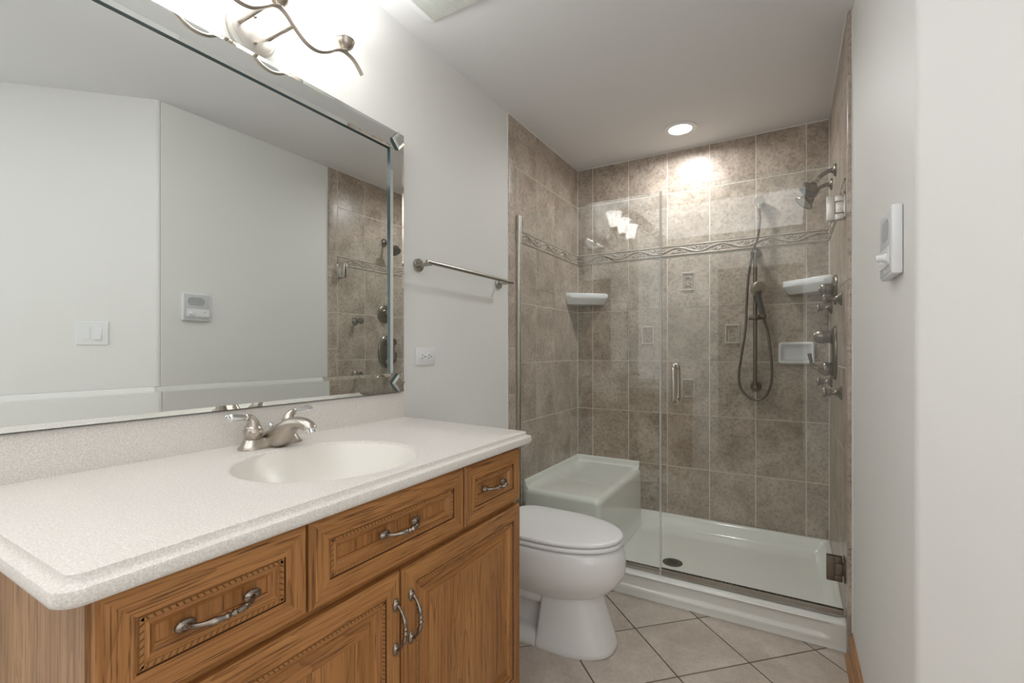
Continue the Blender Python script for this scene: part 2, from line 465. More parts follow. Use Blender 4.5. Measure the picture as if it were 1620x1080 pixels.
def relief(bm, P, u0, u1, phase, half):
    """scrolling vine border between z 1.765 and 1.835, one wave per 0.254 m"""
    z0, z1 = 1.765, 1.835; zc = (z0+z1)/2
    frustum(bm, P, (u0, u1, z0+J, z1-J, -0.004), (u0, u1, z0+J+0.001, z1-J-0.001, 0.0025))
    for z in (z0+0.006, z1-0.006):
        n = 2
        R = []
        for u in (u0, u1):
            R.append([P(u, z+0.0042*math.cos(2*PI*k/8), 0.0025+0.0042*math.sin(2*PI*k/8)) for k in range(8)])
        rings(bm, R)
    L = 0.254; A = 0.0165
    def inside(u): return u0+0.002 < u < u1-0.002
    pts = []; N = int((u1-u0)/0.008)
    for i in range(N+1):
        u = u0+(u1-u0)*i/N
        pts.append(P(u, zc+A*math.sin(2*PI*(u-phase)/L), 0.0045))
    tube(bm, pts, 0.0036, 6)
    k0 = int((u0-phase)/(L/2))-2
    for k in range(k0, k0+int((u1-u0)/(L/2))+5):
        uc = phase + L/4 + k*L/2; s = 1 if k % 2 == 0 else -1
        if inside(uc-0.03) and inside(uc+0.05):
            sp = []
            for i in range(16):                       # curled tendril on the inner side of the wave
                t = i/15; a = -PI*0.2 + t*PI*2.1; r = 0.0165*(1-0.72*t)
                sp.append(P(uc+0.012+r*math.cos(a), zc - s*0.006 + s*r*math.sin(a)*0.85, 0.0042))
            tube(bm, sp, lambda t: 0.0034-0.0012*t, 6)
            for du, dz, la, lb, an in ((-0.030, -0.010, 0.013, 0.005, 0.5), (-0.012, -0.016, 0.011, 0.0045, 0.2), (0.046, -0.012, 0.012, 0.0045, -0.6), (0.056, 0.002, 0.010, 0.004, 0.9)):
                if not inside(uc+du+0.014) or not inside(uc+du-0.014): continue
                ca, sa = math.cos(an), math.sin(an)
                o0 = Vector(P(0, 0, 0)); X1 = Vector(P(1, 0, 0))-o0; Z1 = Vector(P(0, 1, 0))-o0; N1 = Vector(P(0, 0, 1))-o0
                blob(bm, P(uc+du, zc+s*dz, 0.003), (la*(X1*ca+Z1*sa*s), lb*(Z1*ca*s-X1*sa), 0.0045*N1), 8, 5)

def clad(name, P, ulines, u_a, u_b, border_phase, box_args):
    bm = bm_new()
    box(bm, *box_args, mi=1)
    us = [u_a]+[u for u in ulines if u_a+0.004 < u < u_b-0.004]+[u_b]
    for i in range(len(us)-1):
        for k in range(len(ZR)-1):
            if k == 5: continue
            tile(bm, P, us[i], us[i+1], ZR[k], ZR[k+1])
    w = struct(name, bm, [M_TILE, M_GROUT])
    b2 = bm_new(); relief(b2, P, u_a+0.001, u_b-0.001, border_phase, 1)
    obj('relief_border', b2, M_LISTEL, w)
    return w
w_back = clad('wall_shower_back', PB, [0.1141+0.254*i for i in range(6)], TL, TR, 0.876, (WL, 1.505, TB+0.0018, TB+0.012, 0.10, H))
w_left = clad('wall_shower_left', PL, [2.249, 2.4995, 2.7515, 3.0024], 2.249, TB, 2.56, (WL, TL-0.0018, YT+0.006, TB+0.002, 0.0, H))
w_right = clad('wall_shower_right', PR, [2.245, 2.499, 2.753, 3.007], 2.245, TB, 2.56, (TR+0.0018, WR+0.002, YT+0.006, TB+0.002, 0.0, H))
# bullnose trim column at the front edge of each side wall
ZT = [0.0, 0.16, 0.414, 0.667, 0.920, 1.172, 1.426, 1.680, 1.935, 2.198, H]
for nm, sgn, x_face, x_wall, w, ye in (('left', 1, TL, WL, w_left, 2.249), ('right', -1, TR, WR, w_right, 2.245)):
    bm = bm_new()
    for k in range(len(ZT)-1):
        a, b = ZT[k]+J, ZT[k+1]-J
        d = abs(x_face-x_wall); r = min(d, 0.009)
        sec = [(x_face-sgn*0.006, ye-J), (x_face, ye-J-0.001), (x_face, YT+r)]
        for i in range(1, 6):
            an = PI/2*i/5
            sec.append((x_face - sgn*r*(1-math.cos(an)), YT + r - r*math.sin(an)))
        sec += [(x_wall, YT), (x_wall, YT+0.02)]
        rings(bm, [[(x, y, a) for x, y in sec], [(x, y, b) for x, y in sec]])
    obj('bullnose_trim', bm, M_TILE, w, True)
# pressed inlay tiles on the back wall
def inlay(cx, cz):
    bm = bm_new(); hw, hh = 0.040, 0.0585
    frustum(bm, PB, (cx-hw, cx+hw, cz-hh, cz+hh, -0.002), (cx-hw+0.001, cx+hw-0.001, cz-hh+0.001, cz+hh-0.001, 0.0012), 0)
    for i, (w, n) in enumerate(((0.004, 0.004), (0.0105, 0.0045))):
        a, b = hw-w, hh-w
        loop = [PB(cx-a, cz-b, n), PB(cx+a, cz-b, n), PB(cx+a, cz+b, n), PB(cx-a, cz+b, n)]
        for k in range(4):
            tube(bm, [loop[k], loop[(k+1) % 4]], 0.0026 if i == 0 else 0.0018, 6, mi=1 if i == 0 else 0)
    c = []
    for i in range(22):
        t = i/21; a = PI*0.15 + t*PI*1.75
        c.append(PB(cx+0.017*math.cos(a), cz+0.001+0.027*math.sin(a), 0.0038))
    tube(bm, c, lambda t: 0.0018+0.0018*math.sin(PI*t), 6)
    for px_, pz_, la, an in ((0.010, 0.014, 0.008, 0.7), (0.006, -0.004, 0.009, -0.5), (-0.014, 0.034, 0.007, 0.9), (0.014, -0.036, 0.007, 0.2), (-0.014, -0.036, 0.006, -0.6)):
        blob(bm, PB(cx+px_, cz+pz_, 0.0025), (Vector((la*math.cos(an), 0, la*math.sin(an))), Vector((-0.0035*math.sin(an), 0, 0.0035*math.cos(an))), Vector((0, 0.003, 0))), 8, 5)
    obj('inlay_tile', bm, [M_LISTEL, M_GROUT], w_back)
for cx, cz in ((0.751, 1.597), (1.005, 1.261), (0.751, 0.924), (0.497, 1.261)): inlay(cx, cz)
# caulk lines
def caulk(n, pts, r=0.004):
    bm = bm_new()
    for a, b in pts: tube(bm, [a, b], r, 6)
    struct('trim_%d' % n, bm, M_CAULK, True)
caulk(1, [((TL, YT, H-0.001), (TL, TB, H-0.001)), ((TL, TB, H-0.001), (TR, TB, H-0.001)), ((TR, TB, H-0.001), (TR, YT, H-0.001))], 0.0035)
caulk(2, [((WL, YT-0.002, 0), (WL, YT-0.002, H)), ((WR, YT-0.002, 0.1), (WR, YT-0.002, H))], 0.0045)
caulk(3, [((TL, TB, 0.42), (TL, TB, H)), ((TR, TB, 0.11), (TR, TB, H))], 0.0028)

# oak baseboards
def baseboard(name, pts, side):
    bm = bm_new()
    prof = [(0, 0), (0.026, 0), (0.026, 0.012), (0.020, 0.022), (0.013, 0.024), (0.013, 0.075), (0.009, 0.086), (0.004, 0.092), (0, 0.094)]
    R = []
    for (x, y), (nx, ny) in pts:
        R.append([(x+nx*d, y+ny*d, z+0.0005) for d, z in prof])
    rings(bm, R)
    struct(name, bm, M_BASEB)
q = math.sqrt(0.5)
k8 = math.tan(PI/8)
baseboard('baseboard_right', [((WR, YT-0.006), (-1, 0)), ((WR, YC), (-1, -k8)), ((CX2-0.01, CY2+0.01), (-1, -k8))], -1)
baseboard('baseboard_left', [((WL, YT-0.004), (1, 0)), ((WL, 1.38), (1, 0))], 1)

# ------------------------------------------------------------------ vanity cabinet
V0, V1 = 0.231, 1.288
XF = 0.580
vanity = thing('vanity_cabinet', 'honey oak vanity cabinet with three drawers over two doors, under the speckled white countertop', 'cabinet', (0.28, 0.757, 0))
bm = bm_new()
box(bm, WL+0.002, 0.545, V0+0.019, V1-0.019, 0.10, 0.772, 0)
box(bm, WL+0.002, 0.5605, V0, V0+0.0185, 0.10, 0.8675, 0); box(bm, WL+0.002, 0.5605, V1-0.0185, V1, 0.10, 0.8675, 0)
box(bm, 0.05, 0.50, V0+0.01, V1-0.01, 0.0, 0.11, 0)
obj('body', bm, M_OAK_SIDE, vanity, False)
bm = bm_new()                                     # face frame
for y0, y1, z0, z1, mi in ((V0+0.019, V0+0.04, 0.10, 0.8675, 1), (V1-0.04, V1-0.019, 0.10, 0.8675, 1), (V0+0.04, V1-0.04, 0.835, 0.8675, 0), (V0+0.04, V1-0.04, 0.10, 0.14, 0),
                           (V0+0.04, V1-0.04, 0.665, 0.705, 0), (0.74, 0.78, 0.14, 0.665, 1), (0.51, 0.55, 0.705, 0.835, 1), (0.97, 1.01, 0.705, 0.835, 1)):
    box(bm, 0.542, 0.5605, y0, y1, z0, z1, mi)
obj('face_frame', bm, [M_OAK_Y, M_OAK_Z], vanity, False)

def front_panel(name, y0, y1, z0, z1, door):
    bm = bm_new()
    # (inset from outer edge, x) of each nested rectangle, glaze flag of the band that follows
    seq = [(0.000, 0.5610, 0), (0.000, 0.5755, 0), (0.004, XF, 0), (0.0410, XF, 1), (0.0420, 0.5765, 0), (0.0525, 0.5765, 0), (0.0535, 0.5755, 0),
           (0.0570, 0.5765, 0), (0.0660, 0.5690, 0), (0.0675, 0.5660, 0)]
    if door: seq += [(0.0685, 0.5665, 0), (0.0950, 0.5735, 0), (0.0955, 0.5738, 0)]
    def rect(d, x): return [(x, y0+d, z0+d), (x, y1-d, z0+d), (x, y1-d, z1-d), (x, y0+d, z1-d)]
    # each side of the frame is a separate mitred piece
    for s in range(4):
        prev = None
        for d, x, g in seq:
            r = rect(d, x); cur = (bm.verts.new(r[s]), bm.verts.new(r[(s+1) % 4]))
            if prev:
                face(bm, [prev[0], prev[1], cur[1], cur[0]], 2 if gprev else (0 if s % 2 == 0 else 1))
            prev, gprev = cur, g
    r = rect(seq[-1][0], seq[-1][1]); face(bm, [bm.verts.new(p) for p in r], 1)
    p = obj(name, bm, [M_OAK_Y, M_OAK_Z, M_GLAZE], vanity, False)
    # rope bead moulding lying in the groove
    bm = bm_new(); d0, d1 = 0.0428, 0.0518; st = 0.0088
    for s in range(4):
        horiz = s % 2 == 0
        L = (y1-y0 if horiz else z1-z0)-2*0.0445; n = int(L/st)
        for i in range(n):
            t0 = 0.0445 + L*i/n; t1 = 0.0445 + L*(i+1)/n
            sk = 0.0022
            def Q(t, d, x):
                if s == 0: return (x, y0+t, z0+d)
                if s == 2: return (x, y0+t, z1-d)
                if s == 1: return (x, y1-d, z0+t)
                return (x, y0+d, z0+t)
            a = [bm.verts.new(Q(*v)) for v in ((t0+0.0001-sk, d0, 0.5758), (t1-0.0001-sk, d0, 0.5758), (t1-0.0001+sk, d1, 0.5758), (t0+0.0001+sk, d1, 0.5758))]
            b = [bm.verts.new(Q(*v)) for v in ((t0+0.0014-sk*0.7, d0+0.002, 0.5795), (t1-0.0014-sk*0.7, d0+0.002, 0.5795), (t1-0.0014+sk*0.7, d1-0.002, 0.5795), (t0+0.0014+sk*0.7, d1-0.002, 0.5795))]
            mi = 0 if horiz else 1
            face(bm, b, mi)
            for k in range(4): face(bm, [a[k], a[(k+1) % 4], b[(k+1) % 4], b[k]], mi)
    obj('rope_moulding', bm, [M_ROPE, M_ROPE], p, True, 30)
    return p

def pull(p, y, z, upright, x=XF):
    bm = bm_new(); h = 0.0475
    U = Vector((0, 0, 1)) if upright else Vector((0, 1, 0)); W = Vector((0, 1, 0)) if upright else Vector((0, 0, 1)); X = Vector((1, 0, 0))
    c = Vector((x, y, z))
    for s in (-1, 1):
        o = c + U*(s*h)
        R = []
        for f, d in ((1.0, 0.0), (1.0, 0.0015), (0.85, 0.0035), (0.55, 0.0045), (0.45, 0.007)):
            R.append([o + X*d + U*(0.0145*f*math.cos(2*PI*i/20)) + W*(0.0092*f*math.sin(2*PI*i/20)) for i in range(20)])
        rings(bm, R)
    pts = []
    N = 40
    for i in range(N+1):
        t = i/N; u = -h + 2*h*t
        pts.append(c + U*u + X*(0.003+0.0255*(math.sin(PI*t))**0.55))
    def rad(t):
        b = 0.0036 + 0.0022*math.exp(-((abs(t-0.5)-0.21)/0.09)**2)
        for q_ in (0.455, 0.545): b += 0.0028*math.exp(-((t-q_)/0.017)**2)
        b -= 0.0012*math.exp(-((t-0.5)/0.015)**2)
        return b
    tube(bm, pts, rad, 12)
    return obj('handle', bm, M_PEWTER, p, True, 60)
DZ0, DZ1 = 0.698, 0.856
for y0, y1, yc in ((0.236, 0.5275, 0.3815), (0.533, 0.9865, 0.757), (0.9945, 1.281, 1.134)):
    d = front_panel('drawer', y0, y1, DZ0, DZ1, False); pull(d, yc, 0.777, False)
d = front_panel('door', 0.236, 0.7565, 0.118, 0.682, True); pull(d, 0.741, 0.568, True)
d = front_panel('door', 0.7625, 1.281, 0.118, 0.682, True); pull(d, 0.789, 0.569, True)

# ------------------------------------------------------------------ countertop with integral sink
counter = thing('countertop', 'speckled off white countertop with integral oval sink and backsplash, on the oak vanity', 'countertop', (0.3, 0.757, 0.868))
ZC = 0.904; SX, SY, SA, SB = 0.362, 0.748, 0.194, 0.207    # sink centre and half sizes in x, y
corners = [(WL+0.001, 0.205), (0.602, 0.205), (0.588, 1.309), (WL+0.001, 1.362)]
def outline(off, r, n=10, m=36):
    c = [(WL+0.001, corners[0][1]-off), (corners[1][0]+off, corners[1][1]-off), (corners[2][0]+off, corners[2][1]+off), (WL+0.001, corners[3][1]+off*0.4)]
    pts = []
    fil = []
    for i in (1, 2):
        p = Vector(c[i]); a = (Vector(c[i-1])-p).normalized(); b = (Vector(c[(i+1) % 4])-p).normalized()
        ang = a.angle(b); t = r/math.tan(ang/2); ctr = p + (a+b).normalized()*(r/math.sin(ang/2))
        s = p+a*t-ctr; e = p+b*t-ctr
        a0 = math.atan2(s.y, s.x); a1 = math.atan2(e.y, e.x)
        while a1 < a0: a1 += 2*PI
        fil.append([(ctr.x+r*math.cos(a0+(a1-a0)*k/n), ctr.y+r*math.sin(a0+(a1-a0)*k/n)) for k in range(n+1)])
    def lerp(p, q_, k): return [(p[0]+(q_[0]-p[0])*i/k, p[1]+(q_[1]-p[1])*i/k) for i in range(k)]
    pts += lerp(c[0], fil[0][0], m); pts += fil[0][:-1]; pts += lerp(fil[0][-1], fil[1][0], m); pts += fil[1][:-1]
    pts += lerp(fil[1][-1], c[3], m); pts += lerp(c[3], c[0], m)
    return pts
up = outline(0, 0.016)
def ell(k):
    out = []
    for x, y in up:
        a = math.atan2((y-SY)/SB, (x-SX)/SA); out.append((SX+SA*k*math.cos(a), SY+SB*k*math.sin(a)))
    return out
R = []
for k, z in ((1.0, ZC-0.006), (1.012, ZC-0.0025), (1.03, ZC-0.0005), (1.06, ZC+0.0006), (1.10, ZC)):
    R.append([(x, y, z) for x, y in ell(k)])
mid = ell(1.10)
R.append([((x+a)/2, (y+b)/2, ZC) for (x, y), (a, b) in zip(mid, up)])
R.append([(x, y, ZC) for x, y in up])
for off, r, z in ((0.0018, 0.017, ZC-0.0010), (0.0022, 0.018, ZC-0.0070), (0.0035, 0.019, ZC-0.0105), (0.0065, 0.021, ZC-0.0125), (0.0125, 0.023, ZC-0.0125), (0.0160, 0.025, ZC-0.0140),
                  (0.017, 0.026, ZC-0.0175), (0.017, 0.026, ZC-0.027), (0.0155, 0.025, ZC-0.0325), (0.011, 0.023, ZC-0.0355)):
    R.append([(x, y, z) for x, y in outline(off, r)])
R.append([(x, y, ZC-0.0355) for x, y in outline(-0.03, 0.016)])
bm = bm_new(); rings(bm, R, cap0=False, cap1=False)
obj('worktop', bm, M_COUNTER, counter, True, 50)
bm = bm_new(); R = []
for k in range(14):
    s = 1 - k/14*0.93
    z = ZC-0.006 - 0.118*(1-s**3.2)
    R.append([(x, y, z) for x, y in ell(s)])
rings(bm, R, cap0=False, cap1=True)
obj('sink_basin', bm, M_SINK, counter, True, 60)
bm = bm_new(); lathe(bm, [(0.024, 0), (0.024, 0.004), (0.018, 0.005), (0.0, 0.003)], (SX, SY, ZC-0.124), cap0=True); obj('sink_drain', bm, M_CHROME, counter)
bm = bm_new()
R = []
for x, z in ((WL+0.001, ZC-0.001), (0.0185, ZC-0.001), (0.0185, 0.996), (0.0170, 0.9995), (0.013, 1.001), (WL+0.001, 1.001)):
    R.append([(x, 0.165, z), (x, 1.357, z)])
V = [[bm.verts.new(p) for p in r] for r in R]
for i in range(len(V)): face(bm, [V[i][0], V[i][1], V[(i+1) % len(V)][1], V[(i+1) % len(V)][0]])
face(bm, [v[0] for v in V]); face(bm, [v[1] for v in V])
obj('backsplash', bm, M_COUNTER, counter, True, 50)

# ------------------------------------------------------------------ faucet
FY = 0.766
faucet = thing('faucet', 'brushed nickel basin faucet with two chrome lever handles, behind the oval sink', 'faucet', (0.10, FY, ZC))
bm = bm_new(); R = []
for hx, hy, r, z in ((0.030, 0.086, 0.028, 0), (0.030, 0.086, 0.028, 0.003), (0.0265, 0.080, 0.025, 0.010), (0.021, 0.073, 0.020, 0.022), (0.0185, 0.070, 0.018, 0.0255), (0.014, 0.066, 0.0135, 0.0265)):
    R.append([(x, y, ZC+0.0004+z) for x, y in rrect(0.098, FY, hx, hy, r)])
rings(bm, R); obj('base', bm, M_NICKEL, faucet, True, 50)
bm = bm_new(); R = []
for tx, tz, bx, bz, hw in ((0.066, 0.928, 0.066, 0.907, 0.034), (0.082, 0.937, 0.085, 0.9045, 0.033), (0.108, 0.951, 0.116, 0.9045, 0.0305), (0.138, 0.967, 0.146, 0.9045, 0.027), (0.165, 0.9795, 0.163, 0.916, 0.0235),
                           (0.190, 0.987, 0.179, 0.9395, 0.021), (0.215, 0.9895, 0.196, 0.9535, 0.0195), (0.242, 0.987, 0.215, 0.9615, 0.0190), (0.262, 0.980, 0.233, 0.9610, 0.0182), (0.274, 0.971, 0.243, 0.9590, 0.0172), (0.2765, 0.966, 0.247, 0.9575, 0.0162)):
    ring = []
    cx, cz = (tx+bx)/2, (tz+bz)/2; hv = Vector(((tx-bx)/2, 0, (tz-bz)/2))
    for i in range(24):
        a = 2*PI*i/24; ca, sa = math.cos(a), math.sin(a)
        e = 0.72
        sx = math.copysign(abs(ca)**e, ca); sz = math.copysign(abs(sa)**e, sa)
        taper = 1.0-0.22*max(sz, 0)
        ring.append((cx+hv.x*sz, FY+hw*sx*taper, cz+hv.z*sz))
    R.append(ring)
rings(bm, R); obj('spout', bm, M_NICKEL, faucet, True, 50)
bm = bm_new(); lathe(bm, [(0.0125, 0), (0.0125, 0.003), (0.011, 0.004), (0.011, 0.011), (0.009, 0.012)], (0.262, FY, 0.9625), (0.35, 0, -1)); obj('aerator', bm, M_CHROME, faucet)
bm = bm_new()
tube(bm, [(0.070, FY+0.016, ZC+0.02), (0.070, FY+0.016, ZC+0.040)], 0.0022, 8)
lathe(bm, [(0.0025, 0), (0.004, 0.004), (0.0075, 0.009), (0.0078, 0.013), (0.005, 0.018), (0.001, 0.0195)], (0.070, FY+0.016, ZC+0.038))
obj('lift_rod', bm, M_CHROME, faucet)
for s in (-1, 1):
    hy = FY+s*0.0505; bm = bm_new(); z = ZC+0.0265
    lathe(bm, [(0.0195, 0), (0.0205, 0.001), (0.0205, 0.003), (0.019, 0.004), (0.0225, 0.010), (0.0235, 0.017), (0.0225, 0.024), (0.0205, 0.0265), (0.0205, 0.028), (0.0215, 0.0285), (0.0195, 0.032)], (0.098, hy, z))
    pts = smooth_path([(0.098, hy, z+0.030), (0.098, hy+s*0.001, z+0.040), (0.098, hy+s*0.004, z+0.049), (0.099, hy+s*0.010, z+0.0555), (0.100, hy+s*0.018, z+0.057)], 6)
    tube(bm, pts, lambda t: 0.0195-0.0115*min(1, t*1.15)**0.8, 16)
    h = obj('handle', bm, M_NICKEL, faucet, True, 50)
    bm = bm_new()
    d = Vector((0.03, s*1.0, 0.10)).normalized(); o = Vector((0.100, hy+s*0.017, z+0.057))
    lathe(bm, [(0.0078, 0), (0.0088, 0.001), (0.0088, 0.003), (0.0072, 0.004), (0.0078, 0.012), (0.0098, 0.036), (0.0102, 0.042), (0.0085, 0.046), (0.0070, 0.047), (0.0078, 0.050), (0.0060, 0.054), (0.001, 0.056)], o, d, 14)
    obj('lever', bm, M_CHROME, h, True, 40)

# ------------------------------------------------------------------ framed mirror
MX = 0.0175
mirror = thing('wall_mirror', 'large frameless wall mirror bordered by narrow mirror strips with diamond corners, above the vanity backsplash', 'mirror', (WL, 0.76, 1.003))
MY0, MY1, MZ0, MZ1, MW = 0.170, 1.350, 1.003, 1.987, 0.072
bm = bm_new(); box(bm, WL+0.001, MX, MY0+0.004, MY1-0.004, MZ0+0.004, MZ1-0.004); obj('mirror_glass', bm, M_MIRROR, mirror, False)
FXm = MX+0.010
def strip(y0, y1, z0, z1):
    bm = bm_new(); bv = 0.012
    Pm = lambda u, v, n: (n, u, v)
    lo = (y0, y1, z0, z1)
    horiz = (y1-y0) > (z1-z0)
    iy, iz = (0.001, bv) if horiz else (bv, 0.001)
    a = [bm.verts.new((x, y, z)) for x in (MX+0.0003,) for y, z in ((y0, z0), (y1, z0), (y1, z1), (y0, z1))]
    b = [bm.verts.new((FXm-0.0022, y, z)) for y, z in ((y0, z0), (y1, z0), (y1, z1), (y0, z1))]
    c = [bm.verts.new((FXm, y, z)) for y, z in ((y0+iy, z0+iz), (y1-iy, z0+iz), (y1-iy, z1-iz), (y0+iy, z1-iz))]
    for k in range(4):
        face(bm, [a[k], a[(k+1) % 4], b[(k+1) % 4], b[k]], 1)
        face(bm, [b[k], b[(k+1) % 4], c[(k+1) % 4], c[k]], 0)
    face(bm, c, 0)
    obj('border_strip', bm, [M_MIRROR, M_MEDGE], mirror, False)
strip(MY0+MW, MY1-MW, MZ1-MW, MZ1); strip(MY0+MW, MY1-MW, MZ0, MZ0+MW)
strip(MY0, MY0+MW-0.001, MZ0+MW, MZ1-MW); strip(MY1-MW+0.001, MY1, MZ0+MW, MZ1-MW)
for yc in (MY0+MW/2, MY1-MW/2):
    for zc in (MZ0+MW/2, MZ1-MW/2):
        bm = bm_new(); h = MW/2-0.0005
        Pm = lambda u, v, n: (n, u, v)
        box(bm, MX+0.0003, FXm-0.002, yc-h, yc+h, zc-h, zc+h, 1)
        for f in bm.faces:
            if f.calc_center_median().x > FXm-0.0025: f.material_index = 0
        cb = obj('corner_block', bm, [M_MIRROR, M_MEDGE], mirror, False)
        bm = bm_new(); r = h*0.96; x0 = FXm-0.0018
        def dia(rr, x): return [(x, yc+rr, zc), (x, yc, zc+rr), (x, yc-rr, zc), (x, yc, zc-rr)]
        V = [[bm.verts.new(p) for p in dia(rr, x)] for rr, x in ((r, x0), (r, x0+0.008), (r*0.62, x0+0.0115))]
        for i in range(2):
            for k in range(4): face(bm, [V[i][k], V[i][(k+1) % 4], V[i+1][(k+1) % 4], V[i+1][k]], 1 if i == 0 else 0)
        face(bm, V[2], 0)
        obj('diamond_boss', bm, [M_MIRROR, M_MEDGE], cb, False)

# ------------------------------------------------------------------ vanity light
LY, LX = 0.767, 0.132
sconce = thing('vanity_light', 'three shade brushed nickel vanity light with wavy bar, above the mirror', 'wall light', (WL, LY, 2.055))
bm = bm_new()
lathe(bm, [(0.066, 0), (0.0675, 0.002), (0.0675, 0.017), (0.065, 0.021), (0.061, 0.0225), (0.059, 0.0225), (0.0575, 0.0235), (0.03, 0.0265), (0.0, 0.0275)], (WL+0.0005, LY, 2.055), (1, 0, 0), 48)
bp = obj('backplate', bm, M_SATINPLATE, sconce, True, 40)
bm = bm_new()
bm.free()
for dz in (0.036, -0.036):
    bm = bm_new(); lathe(bm, [(0.0042, 0), (0.0042, 0.006), (0.003, 0.0085), (0.0, 0.009)], (WL+0.026, LY, 2.055+dz), (1, 0, 0), 12); obj('screw', bm, M_NICKEL, bp)
for s in (-1, 1):
    bm = bm_new(); tube(bm, [(WL+0.025, LY+s*0.042, 2.053), (LX, LY+s*0.042, 2.053)], 0.0062, 14); obj('post', bm, M_NICKEL, sconce)
half = [(0, 2.0765), (0.020, 2.070), (0.042, 2.052), (0.074, 2.030), (0.104, 2.0235), (0.130, 2.0285), (0.157, 2.044), (0.180, 2.062), (0.203, 2.073), (0.226, 2.0735), (0.250, 2.0655), (0.272, 2.047), (0.282, 2.036)]
pts = [(LX, LY-d, z) for d, z in reversed(half)] + [(LX, LY+d, z) for d, z in half[1:]]
bm = bm_new(); tube(bm, smooth_path(pts, 5), 0.0068, 14, flat=0.75); obj('wavy_bar', bm, M_NICKEL, sconce, True, 60)
for k in (-1, 0, 1):
    y = LY+k*0.216; z = 2.079
    bm = bm_new()
    lathe(bm, [(0.007, 0), (0.008, 0.003), (0.012, 0.005), (0.018, 0.009), (0.0235, 0.016), (0.0265, 0.024), (0.0275, 0.029), (0.0285, 0.030), (0.0285, 0.033), (0.026, 0.034)], (LX, y, z), n=32)
    cup = obj('lamp_cup', bm, M_NICKEL, sconce, True, 40)
    bm = bm_new()
    prof = [(0.024, 0.026), (0.029, 0.033), (0.0345, 0.044), (0.0385, 0.060), (0.0415, 0.080), (0.046, 0.102), (0.053, 0.122), (0.0595, 0.138), (0.062, 0.147), (0.0615, 0.1485), (0.0595, 0.1475), (0.0505, 0.122), (0.0435, 0.102), (0.039, 0.080), (0.036, 0.060), (0.032, 0.045), (0.024, 0.034)]
    lathe(bm, prof, (LX, y, z), n=36, cap0=True, cap1=True)
    obj('lamp_shade', bm, M_SHADE, sconce, True, 60)
    l = bpy.data.lights.new('sconce_bulb', 'POINT'); l.energy = SCONCE_POWER; l.shadow_soft_size = 0.022; l.color = (0.985, 0.99, 1.0)
    lo = bpy.data.objects.new('sconce_bulb', l); C.objects.link(lo); lo.location = (LX, y, z+0.125)
    lo.parent = sconce; lo.location = Vector((LX, y, z+0.125))-sconce.location

# ------------------------------------------------------------------ ceiling exhaust grille and recessed lamp
fan = thing('exhaust_fan', 'white ceiling exhaust fan cover with fine cream ribs, near the mirror wall', 'exhaust fan', (0.26, 1.24, H))
bm = bm_new(); R = []
for x0, x1, d in ((0.097, 0.44, 0.0), (0.097, 0.44, -0.008), (0.105, 0.432, -0.016), (0.130, 0.407, -0.0185)):
    R.append([(x, y, H-0.0005+d) for x, y in rrect((x0+x1)/2, 1.24, (x1-x0)/2, 0.163-(x0-0.097)*0.25, 0.022)])
rings(bm, R); obj('cover', bm, M_PLASTIC, fan, True, 40)
bm = bm_new()
n = 44
for i in range(n):
    x = 0.133+(0.404-0.133)*i/n
    box(bm, x, x+0.0034, 1.082, 1.398, H-0.0225, H-0.0175)
obj('ribbed_grille', bm, M_CREAM, fan, False)
down = thing('recessed_light', 'round recessed ceiling light glowing white over the shower', 'ceiling light', (0.76, 2.835, H))
bm = bm_new(); lathe(bm, [(0.093, 0), (0.093, -0.003), (0.088, -0.0055), (0.068, -0.007), (0.064, -0.006), (0.062, -0.0015)], (0.76, 2.835, H), n=48, cap0=True, cap1=True); obj('trim_ring', bm, M_PLASTIC, down)
bm = bm_new(); lathe(bm, [(0.0615, -0.0035), (0.0615, -0.0045), (0.0, -0.0055)], (0.76, 2.835, H), n=40); obj('lens', bm, M_LED, down)
dl = area_light('recessed_lamp', (0.76, 2.835, H-0.012), (0, 0, 0), 0.12, 0.12, DOWN_POWER, (0.98, 0.99, 1.0)); dl.data.shape = 'DISK'; dl.data.spread = math.radians(170)

# ------------------------------------------------------------------ towel bar, outlet
rail = thing('towel_bar', 'brushed steel towel bar on the white wall between mirror and shower', 'towel rail', (WL, 1.77, 1.508))
for y in (1.462, 2.078):
    bm = bm_new()
    lathe(bm, [(0.027, 0), (0.0275, 0.002), (0.0275, 0.008), (0.0255, 0.011), (0.008, 0.0115), (0.0078, 0.062), (0.0075, 0.0705)], (WL+0.0005, y, 1.508), (1, 0, 0), 32)
    obj('post', bm, M_STEEL, rail, True, 40)
bm = bm_new(); lathe(bm, [(0.0075, 0), (0.0088, 0.001), (0.0088, 0.669), (0.0075, 0.670)], (0.069, 1.434, 1.512), (0, 1, 0), 20); obj('bar', bm, M_STEEL, rail, True, 40)

outlet = thing('outlet', 'white duplex electrical outlet mounted sideways below the towel bar', 'outlet', (WL, 1.507, 1.135))
bm = bm_new(); box(bm, WL+0.0005, 0.0, 1.447, 1.567, 1.099, 1.171, bev=0.003); pl = obj('cover_plate', bm, M_PLASTIC, outlet, True, 30)
for y in (1.486, 1.527):
    bm = bm_new()
    lathe(bm, [(0.0168, 0), (0.0168, 0.0022), (0.0155, 0.003)], (0.0, y, 1.135), (1, 0, 0), 28); rc_ = obj('receptacle', bm, M_PLASTIC, outlet, True, 30)
    bm = bm_new()
    for dy, dz, hy, hz in ((-0.004, 0.0065, 0.0042, 0.0012), (-0.004, -0.0065, 0.0048, 0.0012)): box(bm, 0.0026, 0.0034, y+dy-hy, y+dy+hy, 1.135+dz-hz, 1.135+dz+hz)
    lathe(bm, [(0.0026, 0.0026), (0.0026, 0.0034)], (0.0, y+0.0095, 1.135), (1, 0, 0), 12)
    obj('slots', bm, M_SLOT, rc_, False)
